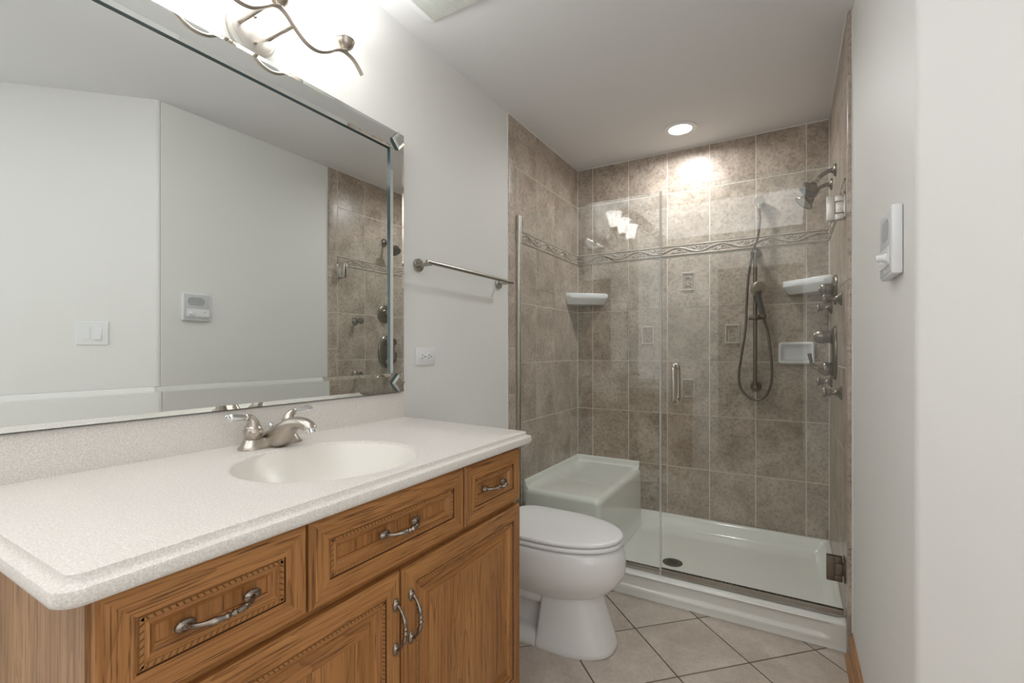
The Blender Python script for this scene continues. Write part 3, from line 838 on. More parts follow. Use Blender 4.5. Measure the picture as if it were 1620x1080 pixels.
bm = bm_new(); lathe(bm, [(0.0022, 0), (0.0022, 0.001)], (0.0, 1.5065, 1.135), (1, 0, 0), 10); obj('screw', bm, M_STEEL, outlet)

# ------------------------------------------------------------------ wall intercom and light switch (seen in the mirror too)
ic = thing('intercom_speaker', 'white and grey wall intercom speaker panel with a volume knob, on the right wall', 'intercom', (WR, 1.326, 1.395))
IY0, IY1, IZ0, IZ1 = 1.256, 1.396, 1.322, 1.468
bm = bm_new(); box(bm, WR-0.020, WR-0.0005, IY0, IY1, IZ0, IZ1, bev=0.004); obj('housing', bm, M_PLASTIC, ic, True, 30)
bm = bm_new(); box(bm, WR-0.0215, WR-0.0195, IY0+0.006, IY1-0.006, IZ0+0.006, IZ1-0.006, bev=0.0008); obj('face_plate', bm, M_GREYPL, ic, True, 30)
bm = bm_new(); oc = rrect(1.322, 1.424, 0.043, 0.0225, 0.0222)
rings(bm, [[(WR-0.0213, y, z) for y, z in oc], [(WR-0.0222, y, z) for y, z in oc]]); obj('speaker_grille', bm, M_GREYPL2, ic, False)
bm = bm_new(); oc = rrect(1.330, 1.364, 0.057, 0.0205, 0.005)
rings(bm, [[(WR-0.0213, y, z) for y, z in oc], [(WR-0.0235, y, z) for y, z in oc]]); cp = obj('control_panel', bm, M_PLASTIC, ic, True, 30)
bm = bm_new(); lathe(bm, [(0.0095, 0), (0.0095, 0.003), (0.0085, 0.004), (0.0078, 0.016), (0.006, 0.018), (0, 0.018)], (WR-0.0232, 1.295, 1.361), (-1, 0, 0), 24); obj('volume_knob', bm, M_PLASTIC, cp, True, 40)
for dy, dz in ((0, 0), (0.018, 0)):
    bm = bm_new(); lathe(bm, [(0.0042, 0), (0.0042, 0.002), (0.003, 0.0028)], (WR-0.0233, 1.355+dy, 1.358+dz), (-1, 0, 0), 16); obj('button', bm, M_PLASTIC, cp)
bm = bm_new()
lathe(bm, [(0.0022, 0), (0.0022, 0.0006)], (WR-0.0233, 1.364, 1.3685), (-1, 0, 0), 10)
obj('indicator', bm, M_SLOT, cp, False)
for z in (IZ0+0.013, IZ1-0.011):
    bm = bm_new(); lathe(bm, [(0.0035, 0), (0.003, 0.001)], (WR-0.0214, 1.326, z), (-1, 0, 0), 12); obj('screw', bm, M_PLASTIC, ic)

sw = thing('light_switch', 'white two gang switch plate with rocker on the angled wall, seen in the mirror', 'light switch', (1.707, 0.9535, 1.246))
nrm = Vector((-q, -q, 0)); tan = Vector((q, -q, 0))
def PS(u, v, n): return Vector((1.7065, 0.9535, 1.246)) + tan*u + Vector((0, 0, v)) + nrm*n
def sbox(bm, u0, u1, v0, v1, n0, n1, ins=0.0):
    frustum(bm, PS, (u0, u1, v0, v1, n0), (u0+ins, u1-ins, v0+ins, v1-ins, n1))
bm = bm_new(); sbox(bm, -0.0685, 0.0685, -0.059, 0.059, 0.0005, 0.0035, 0.0); sbox(bm, -0.0685, 0.0685, -0.059, 0.059, 0.0035, 0.0065, 0.004); obj('cover_plate', bm, M_PLASTIC, sw, False)
bm = bm_new(); sbox(bm, 0.006, 0.041, -0.033, 0.033, 0.006, 0.0072, 0.0005); sbox(bm, 0.008, 0.039, -0.031, 0.031, 0.007, 0.0085, 0.001); obj('blank_insert', bm, M_PLASTIC, sw, False)
bm = bm_new(); pv = [(-0.041, -0.033), (-0.010, -0.033), (-0.010, 0.033), (-0.041, 0.033)]
V = [[bm.verts.new(PS(u, v, n)) for (u, v), n in zip(pv, ns)] for ns in ((0.006,)*4, (0.0135, 0.0135, 0.0065, 0.0065))]
for k in range(4): face(bm, [V[0][k], V[0][(k+1) % 4], V[1][(k+1) % 4], V[1][k]])
face(bm, V[1]); obj('rocker', bm, M_PLASTIC, sw, False)

# ------------------------------------------------------------------ toilet
TY = 1.767
toilet = thing('toilet', 'white elongated toilet with closed lid, between the vanity and the shower', 'toilet', (0.42, TY, 0))
def egg(xf, xb, w, z, n=48, xc=None, eb=2.0, ef=2.0):
    """outline with front at xf, rear at xb, half width w"""
    xc = (xf+xb)/2 if xc is None else xc
    out = []
    for i in range(n):
        a = 2*PI*i/n; c, s = math.cos(a), math.sin(a)
        e = 2.0/(ef if c >= 0 else eb)
        ax = (xf-xc) if c >= 0 else (xc-xb)
        out.append((xc+ax*math.copysign(abs(c)**e, c), TY+w*math.copysign(abs(s)**e, s), z))
    return out
# bowl
bm = bm_new(); R = []
for xf, xb, w, z, eb in ((0.640, 0.10, 0.110, 0.195, 3.0), (0.672, 0.10, 0.128, 0.205, 3.0), (0.712, 0.10, 0.155, 0.232, 3.0), (0.744, 0.10, 0.176, 0.268, 3.0), (0.760, 0.09, 0.186, 0.303, 3.0),
                     (0.763, 0.08, 0.188, 0.335, 3.0), (0.760, 0.06, 0.187, 0.366, 3.2), (0.752, 0.05, 0.183, 0.392, 3.5), (0.742, 0.05, 0.178, 0.402, 3.5), (0.725, 0.06, 0.168, 0.4055, 3.5)):
    R.append(egg(xf, xb, w, z, xc=0.42, eb=eb, ef=2.15))
rings(bm, R); obj('bowl', bm, M_CERAMIC, toilet, True, 60)
# pedestal column, foot and trapway
bm = bm_new(); R = []
for xf, xb, w, z in ((0.722, 0.432, 0.133, 0.0), (0.727, 0.432, 0.1355, 0.006), (0.726, 0.433, 0.135, 0.02), (0.712, 0.440, 0.128, 0.06), (0.692, 0.448, 0.120, 0.12), (0.672, 0.454, 0.114, 0.18), (0.662, 0.456, 0.112, 0.215), (0.664, 0.455, 0.114, 0.235)):
    R.append(egg(xf, xb, w, z, xc=0.49, eb=7, ef=2.5))
rings(bm, R)
R = []
for xf, xb, w, z in ((0.55, 0.14, 0.131, 0.0), (0.55, 0.14, 0.133, 0.008), (0.55, 0.14, 0.129, 0.030), (0.54, 0.15, 0.112, 0.046), (0.52, 0.16, 0.080, 0.056)):
    R.append(egg(xf, xb, w, z, xc=0.36, eb=4, ef=4))
rings(bm, R)
R = []
for xf, xb, w, z in ((0.50, 0.16, 0.070, 0.03), (0.50, 0.16, 0.066, 0.12), (0.50, 0.14, 0.074, 0.26)):
    R.append(egg(xf, xb, w, z, xc=0.36, eb=4, ef=4))
rings(bm, R)
obj('pedestal', bm, M_CERAMIC, toilet, True, 60)
bm = bm_new()
for s in (-1, 1):
    tube(bm, smooth_path([(0.46, TY+s*0.060, 0.190), (0.40, TY+s*0.078, 0.196), (0.32, TY+s*0.082, 0.200), (0.24, TY+s*0.070, 0.185), (0.19, TY+s*0.060, 0.13), (0.18, TY+s*0.055, 0.05)], 6), 0.044, 18)
obj('trapway', bm, M_CERAMIC, toilet, True, 60)
# seat and lid
bm = bm_new(); R = []
for d, z in ((0.006, 0.4085), (0.001, 0.411), (0.0, 0.416), (0.001, 0.4215), (0.006, 0.4245)): R.append(egg(0.752-d, 0.235+d, 0.182-d, z, xc=0.45, eb=4.5, ef=2.15))
rings(bm, R)
obj('seat', bm, M_SEAT, toilet, True, 50)
bm = bm_new(); R = []
for d, z in ((0.005, 0.4285), (0.001, 0.431), (0.0, 0.436), (0.0015, 0.4405), (0.006, 0.4432), (0.02, 0.4450), (0.07, 0.4475), (0.12, 0.4485)): R.append(egg(0.751-d, 0.225+d, 0.181-d, z, xc=0.45, eb=5.0, ef=2.15))
rings(bm, R); obj('lid', bm, M_SEAT, toilet, True, 50)
for a in (-0.55, 0.55):
    bm = bm_new(); blob(bm, (0.45+0.285*math.cos(a), TY+0.165*math.sin(a)*1.0, 0.4265), (Vector((0.014, 0, 0)), Vector((0, 0.006, 0)), Vector((0, 0, 0.0035)))); obj('bumper', bm, M_SEAT, toilet, True, 50)
for s in (-1, 1):
    bm = bm_new(); box(bm, 0.205, 0.250, TY+s*0.075-0.016, TY+s*0.075+0.016, 0.404, 0.438, bev=0.005); obj('seat_hinge', bm, M_SEAT, toilet, True, 50)
bm = bm_new(); R = []
for f, z in ((0.86, 0.385), (0.95, 0.42), (1.0, 0.50), (1.0, 0.690)): R.append([(x, y, z) for x, y in rrect(0.098, 1.742, 0.090, 0.182*f, 0.03)])
rings(bm, R); tk = obj('tank', bm, M_CERAMIC, toilet, True, 50)
bm = bm_new(); R = []
for d, z in ((0.0, 0.6905), (-0.006, 0.694), (-0.006, 0.716), (0.0, 0.724)): R.append([(x, y, z) for x, y in rrect(0.098, 1.742, 0.095-d, 0.183-d, 0.03)])
rings(bm, R); obj('tank_lid', bm, M_CERAMIC, toilet, True, 50)

# ------------------------------------------------------------------ shower base with bench
base = thing('shower_tray', 'white acrylic shower base with raised curb and built in corner bench', 'shower tray', (0.75, 2.67, 0))
YF = 2.213
def sm(a, b, x):
    t = min(1, max(0, (x-a)/(b-a))); return t*t*(3-2*t)
def hgt(x, y):
    lip = 0.112; fl = 0.040 + 0.012*math.hypot(x-0.77, y-2.57)
    hb = fl + (lip-fl)*sm(TB-0.075, TB-0.012, y)
    hr = fl + (lip-fl)*sm(TR-0.070, TR-0.010, x)
    hl = fl + (lip-fl)*sm(0.070, 0.010, x)
    hf = fl + (0.108-fl)*sm(2.375, 2.315, y)
    return max(hb, hr, hl, hf)
xs = [TL+0.001+i*0.0125 for i in range(0, 8)]+[0.10+i*0.05 for i in range(0, 26)]+[TR-0.09+i*0.0124 for i in range(0, 8)]
xs = sorted(set(round(x, 4) for x in xs if TL < x < TR-0.0005))+[TR-0.0005]
ys = [YF, YF+0.003, YF+0.008, YF+0.016, 2.25, 2.29]+[2.31+i*0.011 for i in range(8)]+[2.43+i*0.05 for i in range(12)]+[TB-0.085+i*0.0119 for i in range(8)]
ys = sorted(set(ys)); ys[-1] = TB-0.001
bm = bm_new(); grid = []
xg = [0.0005 + (TR-0.001)*i/140 for i in range(141)]
for y in ys:
    row = []
    for x in xg:
        z = hgt(x, y)
        e = y-YF
        if e < 0.016: z -= 0.010*(1-math.sqrt(max(0, 1-(1-e/0.016)**2)))
        row.append(bm.verts.new((x, y, z)))
    grid.append(row)
for i in range(len(grid)-1):
    for j in range(len(xg)-1): face(bm, [grid[i][j], grid[i][j+1], grid[i+1][j+1], grid[i+1][j]])
zs = [0.0005, 0.004, 0.012, 0.02]+[0.024+i*0.004 for i in range(8)]+[0.064, 0.075, 0.086, 0.094]
prev = grid[0]
for z in reversed(zs):
    row = []
    for x in xg:
        ins = 0.016*sm(TR-0.045, TR-0.085, x)*sm(0.03, 0.05, x)*sm(0.030, 0.050, z)*sm(0.116, 0.099, z)
        fl = 0.004*sm(0.012, 0.002, z)
        row.append(bm.verts.new((x, YF+ins*0.85-fl, z)))
    for j in range(len(xg)-1): face(bm, [prev[j], prev[j+1], row[j+1], row[j]])
    prev = row
obj('tray', bm, M_ACRYLIC, base, True, 60)
bm = bm_new()                                       # bench
BX, BY0, BZ = 0.458, 2.328, 0.384
def bench_ring(d, z, r): return [(x, y, z) for x, y in rrect((0.001+BX-d)/2, (BY0+d+TB-0.002)/2, (BX-d-0.001)/2, (TB-0.002-BY0-d)/2, r)]
R = [bench_ring(-0.03, 0.046, 0.03), bench_ring(-0.012, 0.06, 0.03), bench_ring(-0.004, 0.09, 0.03), bench_ring(0, 0.14, 0.03), bench_ring(0, BZ-0.032, 0.03)]
for i in range(1, 7):
    a = PI/2*i/6; R.append(bench_ring(0.032*(1-math.cos(a)), BZ-0.032+0.032*math.sin(a), 0.034))
rings(bm, R, cap0=False)
# raised lips along the two walls
for k in range(2):
    sec = [(0.0, 0.30), (0.012, 0.30), (0.030, BZ-0.001), (0.020, BZ+0.006), (0.0155, BZ+0.014), (0.0135, BZ+0.030), (0.010, 0.4235), (0.004, 0.4255), (0.0, 0.4255)]
    if k == 0: R = [[(0.0008+d, y, z) for d, z in sec] for y in (BY0+0.012, TB-0.002)]
    else: R = [[(x, TB-0.0018-d, z) for d, z in sec] for x in (0.001, BX-0.014)]
    rings(bm, R)
obj('bench', bm, M_ACRYLIC, base, True, 60)
drain = thing('shower_drain', 'dark round metal drain cover in the shower floor', 'drain', (0.772, 2.572, 0.040))
bm = bm_new(); lathe(bm, [(0.050, 0), (0.050, 0.004), (0.047, 0.0052), (0.030, 0.0058), (0, 0.006)], (0.772, 2.572, 0.0395), n=40); obj('cover', bm, M_DRAIN, drain, True, 40)
bm = bm_new()
for i in range(-2, 3):
    for j in range(-1, 2):
        w = 0.0062
        box(bm, 0.772+i*0.010-0.0027, 0.772+i*0.010+0.0027, 2.572+j*0.016-w, 2.572+j*0.016+w, 0.0452, 0.0459)
obj('slots', bm, M_SLOT, drain, False)

# ------------------------------------------------------------------ glass enclosure
fixed = thing('fixed_glass_panel', 'clear fixed glass shower panel behind the toilet, left of the glass door', 'glass panel', (0.4, YG, 0.11))
bm = bm_new(); box(bm, 0.012, 0.776, YG-0.005, YG+0.005, 0.124, 1.908); obj('pane', bm, M_GLASS, fixed, False)
bm = bm_new(); box(bm, TL+0.0005, 0.022, YG-0.010, YG-0.0055, 0.111, 1.908, bev=0.001); box(bm, TL+0.0005, 0.022, YG+0.0055, YG+0.010, 0.111, 1.908, bev=0.001); box(bm, TL+0.0005, 0.011, YG-0.006, YG+0.006, 0.111, 1.908)
obj('wall_channel', bm, M_SATINPLATE, fixed, True, 30)
bm = bm_new(); box(bm, 0.023, 0.776, YG-0.010, YG-0.0055, 0.1085, 0.134, bev=0.001); box(bm, 0.023, 0.776, YG+0.0055, YG+0.010, 0.1085, 0.134, bev=0.001); box(bm, 0.023, 0.776, YG-0.006, YG+0.006, 0.1085, 0.1235)
obj('bottom_channel', bm, M_STEEL, fixed, True, 30)

door = thing('shower_door', 'frameless clear glass shower door with steel pull handle and two wall hinges', 'shower door', (1.49, YG, 0.11))
bm = bm_new(); box(bm, 0.786, 1.4905, YG-0.005, YG+0.005, 0.128, 1.915); obj('pane', bm, M_GLASS, door, False)
bm = bm_new(); box(bm, 0.7775, 0.7855, YG-0.006, YG+0.006, 0.118, 1.910); obj('edge_seal', bm, M_GEDGE, door, False)
bm = bm_new(); R = []
for x in (0.786, 1.4885):
    R.append([(x, YG+dy, z) for dy, z in ((-0.012, 0.1105), (0.009, 0.1105), (0.009, 0.138), (0.0055, 0.138), (0.0055, 0.1275), (-0.0055, 0.1275), (-0.0055, 0.138), (-0.009, 0.138), (-0.0125, 0.120))])
rings(bm, R); obj('bottom_sweep', bm, M_STEEL, door, True, 30)
HX = 0.850
bm = bm_new()
for s, out in ((-1, 0.055), (1, 0.055)):
    y = YG+s*0.005; yo = YG+s*out; z0, z1 = 0.925, 1.088; rr = 0.018
    p = [(HX, y, z0), (HX, yo-s*rr, z0)]
    for i in range(1, 6):
        a = PI/2*i/5; p.append((HX, yo-s*rr+s*rr*math.sin(a), z0+rr-rr*math.cos(a)))
    p.append((HX, yo, (z0+z1)/2))
    for i in range(0, 6):
        a = PI/2*i/5; p.append((HX, yo-s*rr+s*rr*math.cos(a), z1-rr+rr*math.sin(a)))
    p.append((HX, y, z1)); tube(bm, p, 0.0095, 16)
    for z in (z0, z1): lathe(bm, [(0.0135, 0), (0.0135, 0.004), (0.010, 0.005)], (HX, y, z), (0, s, 0), 20)
obj('pull_handle', bm, M_NICKEL, door, True, 50)
for z in (1.725, 0.297):  # lower hinge gets darker metal to stand in for a dark reflection
    h = bm_new(); hh = 0.0485
    for s in (-1, 1):
        y0, y1 = sorted((YG+s*0.0055, YG+s*0.0125))
        # plate with a notch on the wall side
        box(h, 1.431, 1.459, y0, y1, z-hh, z+hh, bev=0.0012)
        box(h, 1.4588, 1.484, y0, y1, z+0.0235, z+hh, bev=0.0012); box(h, 1.4588, 1.484, y0, y1, z-hh, z-0.0235, bev=0.0012)
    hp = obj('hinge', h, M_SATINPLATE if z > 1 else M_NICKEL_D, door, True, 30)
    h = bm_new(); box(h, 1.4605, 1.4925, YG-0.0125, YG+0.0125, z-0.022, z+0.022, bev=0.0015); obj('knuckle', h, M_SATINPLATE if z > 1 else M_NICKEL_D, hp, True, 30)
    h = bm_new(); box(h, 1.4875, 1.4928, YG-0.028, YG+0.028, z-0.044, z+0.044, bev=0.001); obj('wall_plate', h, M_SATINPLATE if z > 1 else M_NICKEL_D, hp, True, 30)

# ------------------------------------------------------------------ corner shelves and soap dish
def corner_shelf(name, label, xw, s, z1, leg):
    o = thing(name, label, 'shelf', (xw, TB, z1-0.04))
    bm = bm_new(); g = 0.0008
    def tri(f, z, cut):
        a = leg*f
        return [(xw+s*g, TB-g, z), (xw+s*a, TB-g, z), (xw+s*a, TB-g-cut, z), (xw+s*(a*0.62+cut*0.3), TB-a*0.50, z), (xw+s*(a*0.50), TB-a*0.60, z), (xw+s*(g+cut), TB-a*0.93, z), (xw+s*g, TB-a*0.93, z)]
    rings(bm, [tri(0.86, z1-0.074, 0.02), tri(0.92, z1-0.060, 0.03), tri(0.99, z1-0.034, 0.036), tri(1.0, z1-0.030, 0.036), tri(1.0, z1-0.003, 0.036), tri(0.99, z1, 0.034), tri(0.93, z1, 0.03), tri(0.91, z1-0.006, 0.03)])
    obj('tray', bm, M_SOAPDISH, o, True, 40)
corner_shelf('corner_shelf', 'white ceramic corner shelf in the left back corner, above the bench', TL, 1, 1.549, 0.222)
corner_shelf('corner_shelf', 'white ceramic corner shelf in the right back corner, above the soap dish', TR, -1, 1.551, 0.222)
dish = thing('soap_dish', 'white rectangular ceramic soap dish mounted on the back tile wall, right of slide bar', 'soap dish', (1.333, TB, 1.145))
bm = bm_new(); cxd, czd = 1.335, 1.145
def dr(hx, hz, r, y): return [(x, y, z) for x, z in rrect(cxd, czd, hx, hz, r)]
rings(bm, [dr(0.086, 0.060, 0.015, TB-0.0005), dr(0.0885, 0.0635, 0.016, TB-0.016), dr(0.087, 0.062, 0.016, TB-0.032), dr(0.082, 0.057, 0.015, TB-0.037), dr(0.075, 0.050, 0.014, TB-0.036), dr(0.071, 0.046, 0.016, TB-0.030), dr(0.066, 0.041, 0.02, TB-0.010), dr(0.048, 0.026, 0.02, TB-0.004)])
R = []
obj('dish_body', bm, M_SOAPDISH, dish, True, 60)
bm = bm_new(); R = []
for x in (cxd-0.080, cxd+0.080): R.append([(x, TB-0.012-d, czd-0.056+z) for d, z in ((0, -0.004), (0.034, -0.003), (0.043, 0.003), (0.042, 0.009), (0.034, 0.008), (0, 0.004))])
rings(bm, R); obj('front_lip', bm, M_SOAPDISH, dish, True, 60)

# ------------------------------------------------------------------ hand shower on slide bar
rail2 = thing('slide_bar', 'vertical brushed nickel slide bar with hand shower holder, on the back tile wall', 'slide bar', (1.131, TB, 0.95))
BYr = TB-0.060
bm = bm_new(); tube(bm, [(1.131, BYr, 0.935), (1.131, BYr, 1.745)], 0.0105, 18); obj('bar', bm, M_NICKEL_D, rail2)
for z in (1.733, 0.950):
    bm = bm_new()
    lathe(bm, [(0.030, 0), (0.030, 0.004), (0.027, 0.008), (0.0155, 0.014), (0.0135, 0.030), (0.0145, 0.050), (0.0145, 0.066), (0.010, 0.073), (0, 0.074)], (1.131, TB-0.0005, z), (0, -1, 0), 28)
    obj('wall_bracket', bm, M_NICKEL_D, rail2, True, 40)
bm = bm_new()
lathe(bm, [(0.013, 0), (0.0145, 0.001), (0.0145, 0.060), (0.013, 0.062)], (1.098, BYr-0.004, 1.352), (1, 0, 0.0), 22)
lathe(bm, [(0.012, 0), (0.0145, 0.002), (0.0145, 0.024), (0.012, 0.026)], (1.166, BYr-0.022, 1.352), (0.5, -1, 0.25), 20)
lathe(bm, [(0.010, 0), (0.013, 0.002), (0.013, 0.014), (0.010, 0.017)], (1.172, BYr-0.004, 1.358), (1, 0, 0.0), 20)
obj('holder', bm, M_NICKEL_D, rail2, True, 40)

hand = thing('hand_shower', 'brushed nickel hand shower with grey grip and pale round face, on the slide bar holder', 'hand shower', (1.17, BYr-0.03, 1.36))
bm = bm_new()
g0 = Vector((1.176, BYr-0.022, 1.350)); g1 = Vector((1.145, BYr-0.050, 1.475))
tube(bm, smooth_path([g0, g0.lerp(g1, 0.33), g0.lerp(g1, 0.66), g1, (1.146, BYr-0.060, 1.500)], 5), lambda t: 0.0135+0.008*t, 20)
obj('grip', bm, M_GREYGRIP, hand, True, 50)
ax = Vector((0.50, -0.62, -0.36)).normalized(); hc = Vector((1.140, BYr-0.052, 1.519))
bm = bm_new(); lathe(bm, [(0.006, -0.012), (0.022, -0.010), (0.034, -0.002), (0.041, 0.008), (0.043, 0.014), (0.043, 0.018), (0.044, 0.019), (0.044, 0.024), (0.041, 0.026), (0.0405, 0.027)], hc, ax, 36); obj('spray_head', bm, M_NICKEL, hand, True, 40)
bm = bm_new()
lathe(bm, [(0.0395, 0.0265), (0.0395, 0.0278), (0.033, 0.0285), (0.032, 0.0276), (0.027, 0.0278), (0.026, 0.0288), (0.021, 0.0288), (0.020, 0.0278), (0.014, 0.0282), (0.0, 0.0288)], hc, ax, 36); obj('spray_face', bm, M_RUBBER, hand, True, 40)
bm = bm_new()
hose = [(1.151, 1.985), (1.153, 1.955), (1.155, 1.915), (1.144, 1.816), (1.117, 1.728), (1.096, 1.582), (1.087, 1.435), (1.081, 1.287), (1.058, 1.120), (1.045, 1.009), (1.057, 0.937), (1.098, 0.888), (1.139, 0.874), (1.181, 0.894), (1.208, 0.955), (1.217, 1.031), (1.211, 1.140), (1.198, 1.260), (1.182, 1.325), (1.177, 1.349)]
dy = [0.050]*4+[0.055, 0.06, 0.062, 0.062, 0.062, 0.062, 0.062, 0.064, 0.066, 0.068, 0.07, 0.075, 0.08, 0.082, 0.082, 0.082]
hp = smooth_path([(x, TB-d, z) for (x, z), d in zip(hose, dy)], 10)
tube(bm, hp, 0.0064, 12)
L = 0.0
for i in range(1, len(hp)):                          # spiral ribs
    L += (hp[i]-hp[i-1]).length
    if L > 0.0085:
        L = 0; d = (hp[i]-hp[i-1]).normalized(); lathe(bm, [(0.0060, -0.0016), (0.0072, 0), (0.0060, 0.0016)], hp[i], d, 10)
obj('hose', bm, M_HOSE, hand, True, 60)
elbow = thing('supply_elbow', 'round brushed nickel hose outlet elbow at the top of the shower hose', 'hose outlet', (1.151, TB, 2.03))
bm = bm_new(); lathe(bm, [(0.016, 0), (0.016, 0.028), (0.026, 0.030), (0.0265, 0.033), (0.0265, 0.047), (0.0245, 0.050), (0, 0.0505)], (1.151, TB-0.0005, 2.030), (0, -1, 0), 32); obj('cap', bm, M_NICKEL, elbow, True, 40)
bm = bm_new(); lathe(bm, [(0.012, 0.018), (0.0125, 0.022), (0.0125, 0.044), (0.0145, 0.0445), (0.0145, 0.047), (0.011, 0.0475), (0.011, 0.056), (0.0135, 0.0565), (0.0135, 0.061), (0.008, 0.062)], (1.151, TB-0.040, 2.030), (0.03, 0, -1), 22); obj('hose_nut', bm, M_NICKEL, elbow, True, 40)

# ------------------------------------------------------------------ two wall shower heads
def shower_head(label, yw, zw, pts, ball, axis, bell):
    o = thing('overhead_shower', label, 'shower head', (TR, yw, zw), 'wall shower heads')
    bm = bm_new(); lathe(bm, [(0.030, 0), (0.030, 0.003), (0.026, 0.008), (0.013, 0.013), (0.012, 0.018)], (TR-0.0005, yw, zw), (-1, 0, 0), 28); obj('flange', bm, M_NICKEL_D, o, True, 40)
    bm = bm_new(); tube(bm, smooth_path(pts, 6), 0.0095, 16); obj('arm', bm, M_NICKEL_D, o)
    d = Vector(axis).normalized(); b = Vector(ball)
    bm = bm_new()
    lathe(bm, [(0.010, -0.020), (0.0125, -0.018), (0.0125, -0.006), (0.0095, -0.004), (0.011, 0.004), (0.013, 0.010)], b, d, 20)
    obj('swivel_nut', bm, M_NICKEL, o, True, 40)
    bm = bm_new()
    if bell: pf = [(0.012, 0.008), (0.017, 0.012), (0.026, 0.020), (0.032, 0.032), (0.035, 0.044), (0.038, 0.052), (0.046, 0.060), (0.049, 0.064), (0.048, 0.067), (0.042, 0.064)]
    else: pf = [(0.012, 0.008), (0.016, 0.012), (0.019, 0.022), (0.036, 0.026), (0.041, 0.029), (0.0425, 0.034), (0.0425, 0.052), (0.0435, 0.053), (0.0435, 0.058), (0.040, 0.061), (0.036, 0.060)]
    lathe(bm, pf, b, d, 40)
    h = obj('head', bm, M_NICKEL_D, o, True, 40)
    bm = bm_new(); hz = pf[-1][1]; r = pf[-1][0]-0.001
    lathe(bm, [(r, hz-0.002), (r, hz+0.0005), (r*0.6, hz+0.0015), (0, hz+0.002)], b, d, 32)
    a1, b1, _ = frame_of(d)
    for k, nn in ((0.35, 6), (0.62, 12), (0.86, 18)):
        for i in range(nn):
            t = 2*PI*i/nn; c = b + d*(hz+0.001) + (a1*math.cos(t)+b1*math.sin(t))*r*k
            lathe(bm, [(0.0022, 0), (0.0018, 0.0022)], c, d, 6)
    obj('nozzle_face', bm, M_RUBBER if bell else M_GREYGRIP, h, True, 40)
shower_head('flat round shower head on the nearer, higher wall arm', 2.690, 2.012, [(TR-0.012, 2.690, 2.012), (1.462, 2.688, 2.010), (1.435, 2.686, 1.994), (1.418, 2.684, 1.976)], (1.412, 2.684, 1.969), (-0.58, -0.08, -0.80), False)
shower_head('bell shaped shower head on the farther wall arm, below the flat one', 2.935, 2.020, [(TR-0.012, 2.935, 2.020), (1.462, 2.933, 2.018), (1.432, 2.931, 2.006), (1.415, 2.929, 1.992)], (1.408, 2.928, 1.985), (-0.62, -0.14, -0.77), True)

# ------------------------------------------------------------------ valves and body sprays
v1 = thing('shower_valve', 'round brushed nickel shower valve with single knob, high on the right tile wall', 'shower valve', (TR, 2.69, 1.447))
bm = bm_new(); lathe(bm, [(0.070, 0), (0.071, 0.003), (0.068, 0.008), (0.060, 0.011), (0.058, 0.009), (0.050, 0.012), (0.030, 0.016)], (TR-0.0005, 2.690, 1.447), (-1, 0, 0), 44); obj('escutcheon', bm, M_NICKEL_D, v1, True, 40)
bm = bm_new(); lathe(bm, [(0.030, 0.014), (0.031, 0.018), (0.026, 0.021), (0.026, 0.028), (0.028, 0.030), (0.028, 0.042), (0.0255, 0.043), (0.0275, 0.046), (0.026, 0.056), (0.018, 0.064), (0.0125, 0.066), (0.011, 0.069), (0, 0.070)], (TR, 2.690, 1.452), (-1, 0, 0), 32); obj('knob', bm, M_NICKEL_D, v1, True, 40)
v2 = thing('shower_valve', 'tall oval brushed nickel shower valve with knob above lever', 'shower valve', (TR, 2.70, 1.149))
bm = bm_new(); R = []
for f, d in ((1.0, 0), (1.01, 0.004), (0.97, 0.010), (0.90, 0.014), (0.86, 0.0125), (0.80, 0.016), (0.4, 0.019)):
    R.append([(TR-0.0005-d, 2.700+0.075*f*math.cos(2*PI*i/48), 1.149+0.128*f*math.sin(2*PI*i/48)) for i in range(48)])
rings(bm, R); obj('escutcheon', bm, M_NICKEL_D, v2, True, 40)
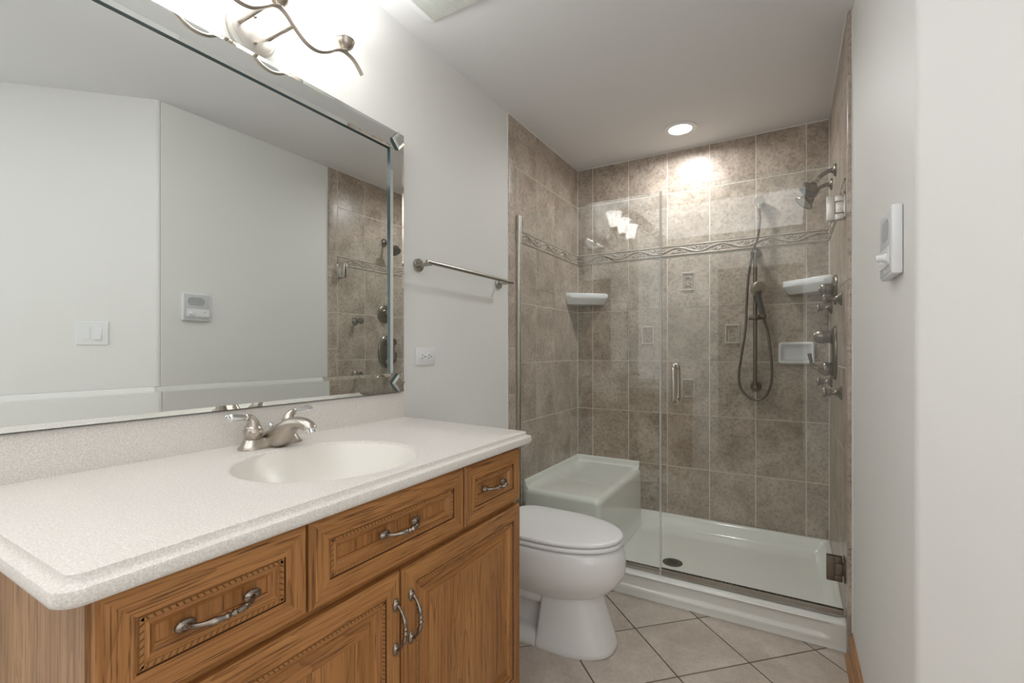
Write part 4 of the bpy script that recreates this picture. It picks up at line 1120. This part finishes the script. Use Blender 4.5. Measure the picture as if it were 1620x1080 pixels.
bm = bm_new(); lathe(bm, [(0.034, 0.014), (0.035, 0.020), (0.030, 0.023), (0.030, 0.042), (0.031, 0.044), (0.031, 0.050), (0.033, 0.052), (0.0325, 0.064), (0.028, 0.078), (0.019, 0.086), (0.018, 0.090), (0, 0.091)], (TR, 2.700, 1.226), (-1, 0, 0), 32); obj('knob', bm, M_NICKEL_D, v2, True, 40)
bm = bm_new(); lathe(bm, [(0.033, 0.014), (0.034, 0.022), (0.028, 0.024), (0.033, 0.032), (0.034, 0.042), (0.031, 0.052), (0.023, 0.056), (0.020, 0.064), (0.013, 0.072)], (TR, 2.700, 1.072), (-1, 0, 0), 32)
tube(bm, smooth_path([(TR-0.062, 2.70, 1.073), (TR-0.084, 2.70, 1.078), (TR-0.097, 2.698, 1.094), (TR-0.102, 2.695, 1.120), (TR-0.107, 2.692, 1.146)], 6), lambda t: 0.0155-0.0085*min(1, t*1.8)+0.004*max(0, t-0.55), 16)
obj('lever', bm, M_NICKEL_D, v2, True, 50)
def body_spray(label, y, z):
    o = thing('body_spray', label, 'body spray', (TR, y, z), 'body sprays')
    bm = bm_new(); lathe(bm, [(0.029, 0), (0.029, 0.003), (0.021, 0.011), (0.013, 0.018), (0.0095, 0.026), (0.0095, 0.038)], (TR-0.0005, y, z), (-1, 0, 0), 28); obj('flange', bm, M_NICKEL_D, o, True, 40)
    bm = bm_new(); lathe(bm, [(0.0095, 0.036), (0.014, 0.037), (0.0155, 0.041), (0.0155, 0.052), (0.018, 0.053), (0.023, 0.058), (0.0235, 0.062), (0.021, 0.066), (0.016, 0.0665)], (TR, y, z), (-1, 0, 0), 28); h = obj('spray_head', bm, M_NICKEL_D, o, True, 40)
    bm = bm_new(); lathe(bm, [(0.015, 0.066), (0.013, 0.0675), (0.006, 0.0675), (0.005, 0.069), (0, 0.069)], (TR, y, z), (-1, 0, 0), 20); obj('nozzle', bm, M_GREYGRIP, h, True, 40)
    return o
body_spray('nickel body spray in the upper pair, nearer the glass door', 2.402, 1.377)
body_spray('nickel body spray in the upper pair, nearer the back tile wall', 2.936, 1.380)
body_spray('nickel body spray in the lower pair, nearer the glass door', 2.402, 0.982)
body_spray('nickel body spray in the lower pair, nearer the back tile wall', 2.936, 0.998)
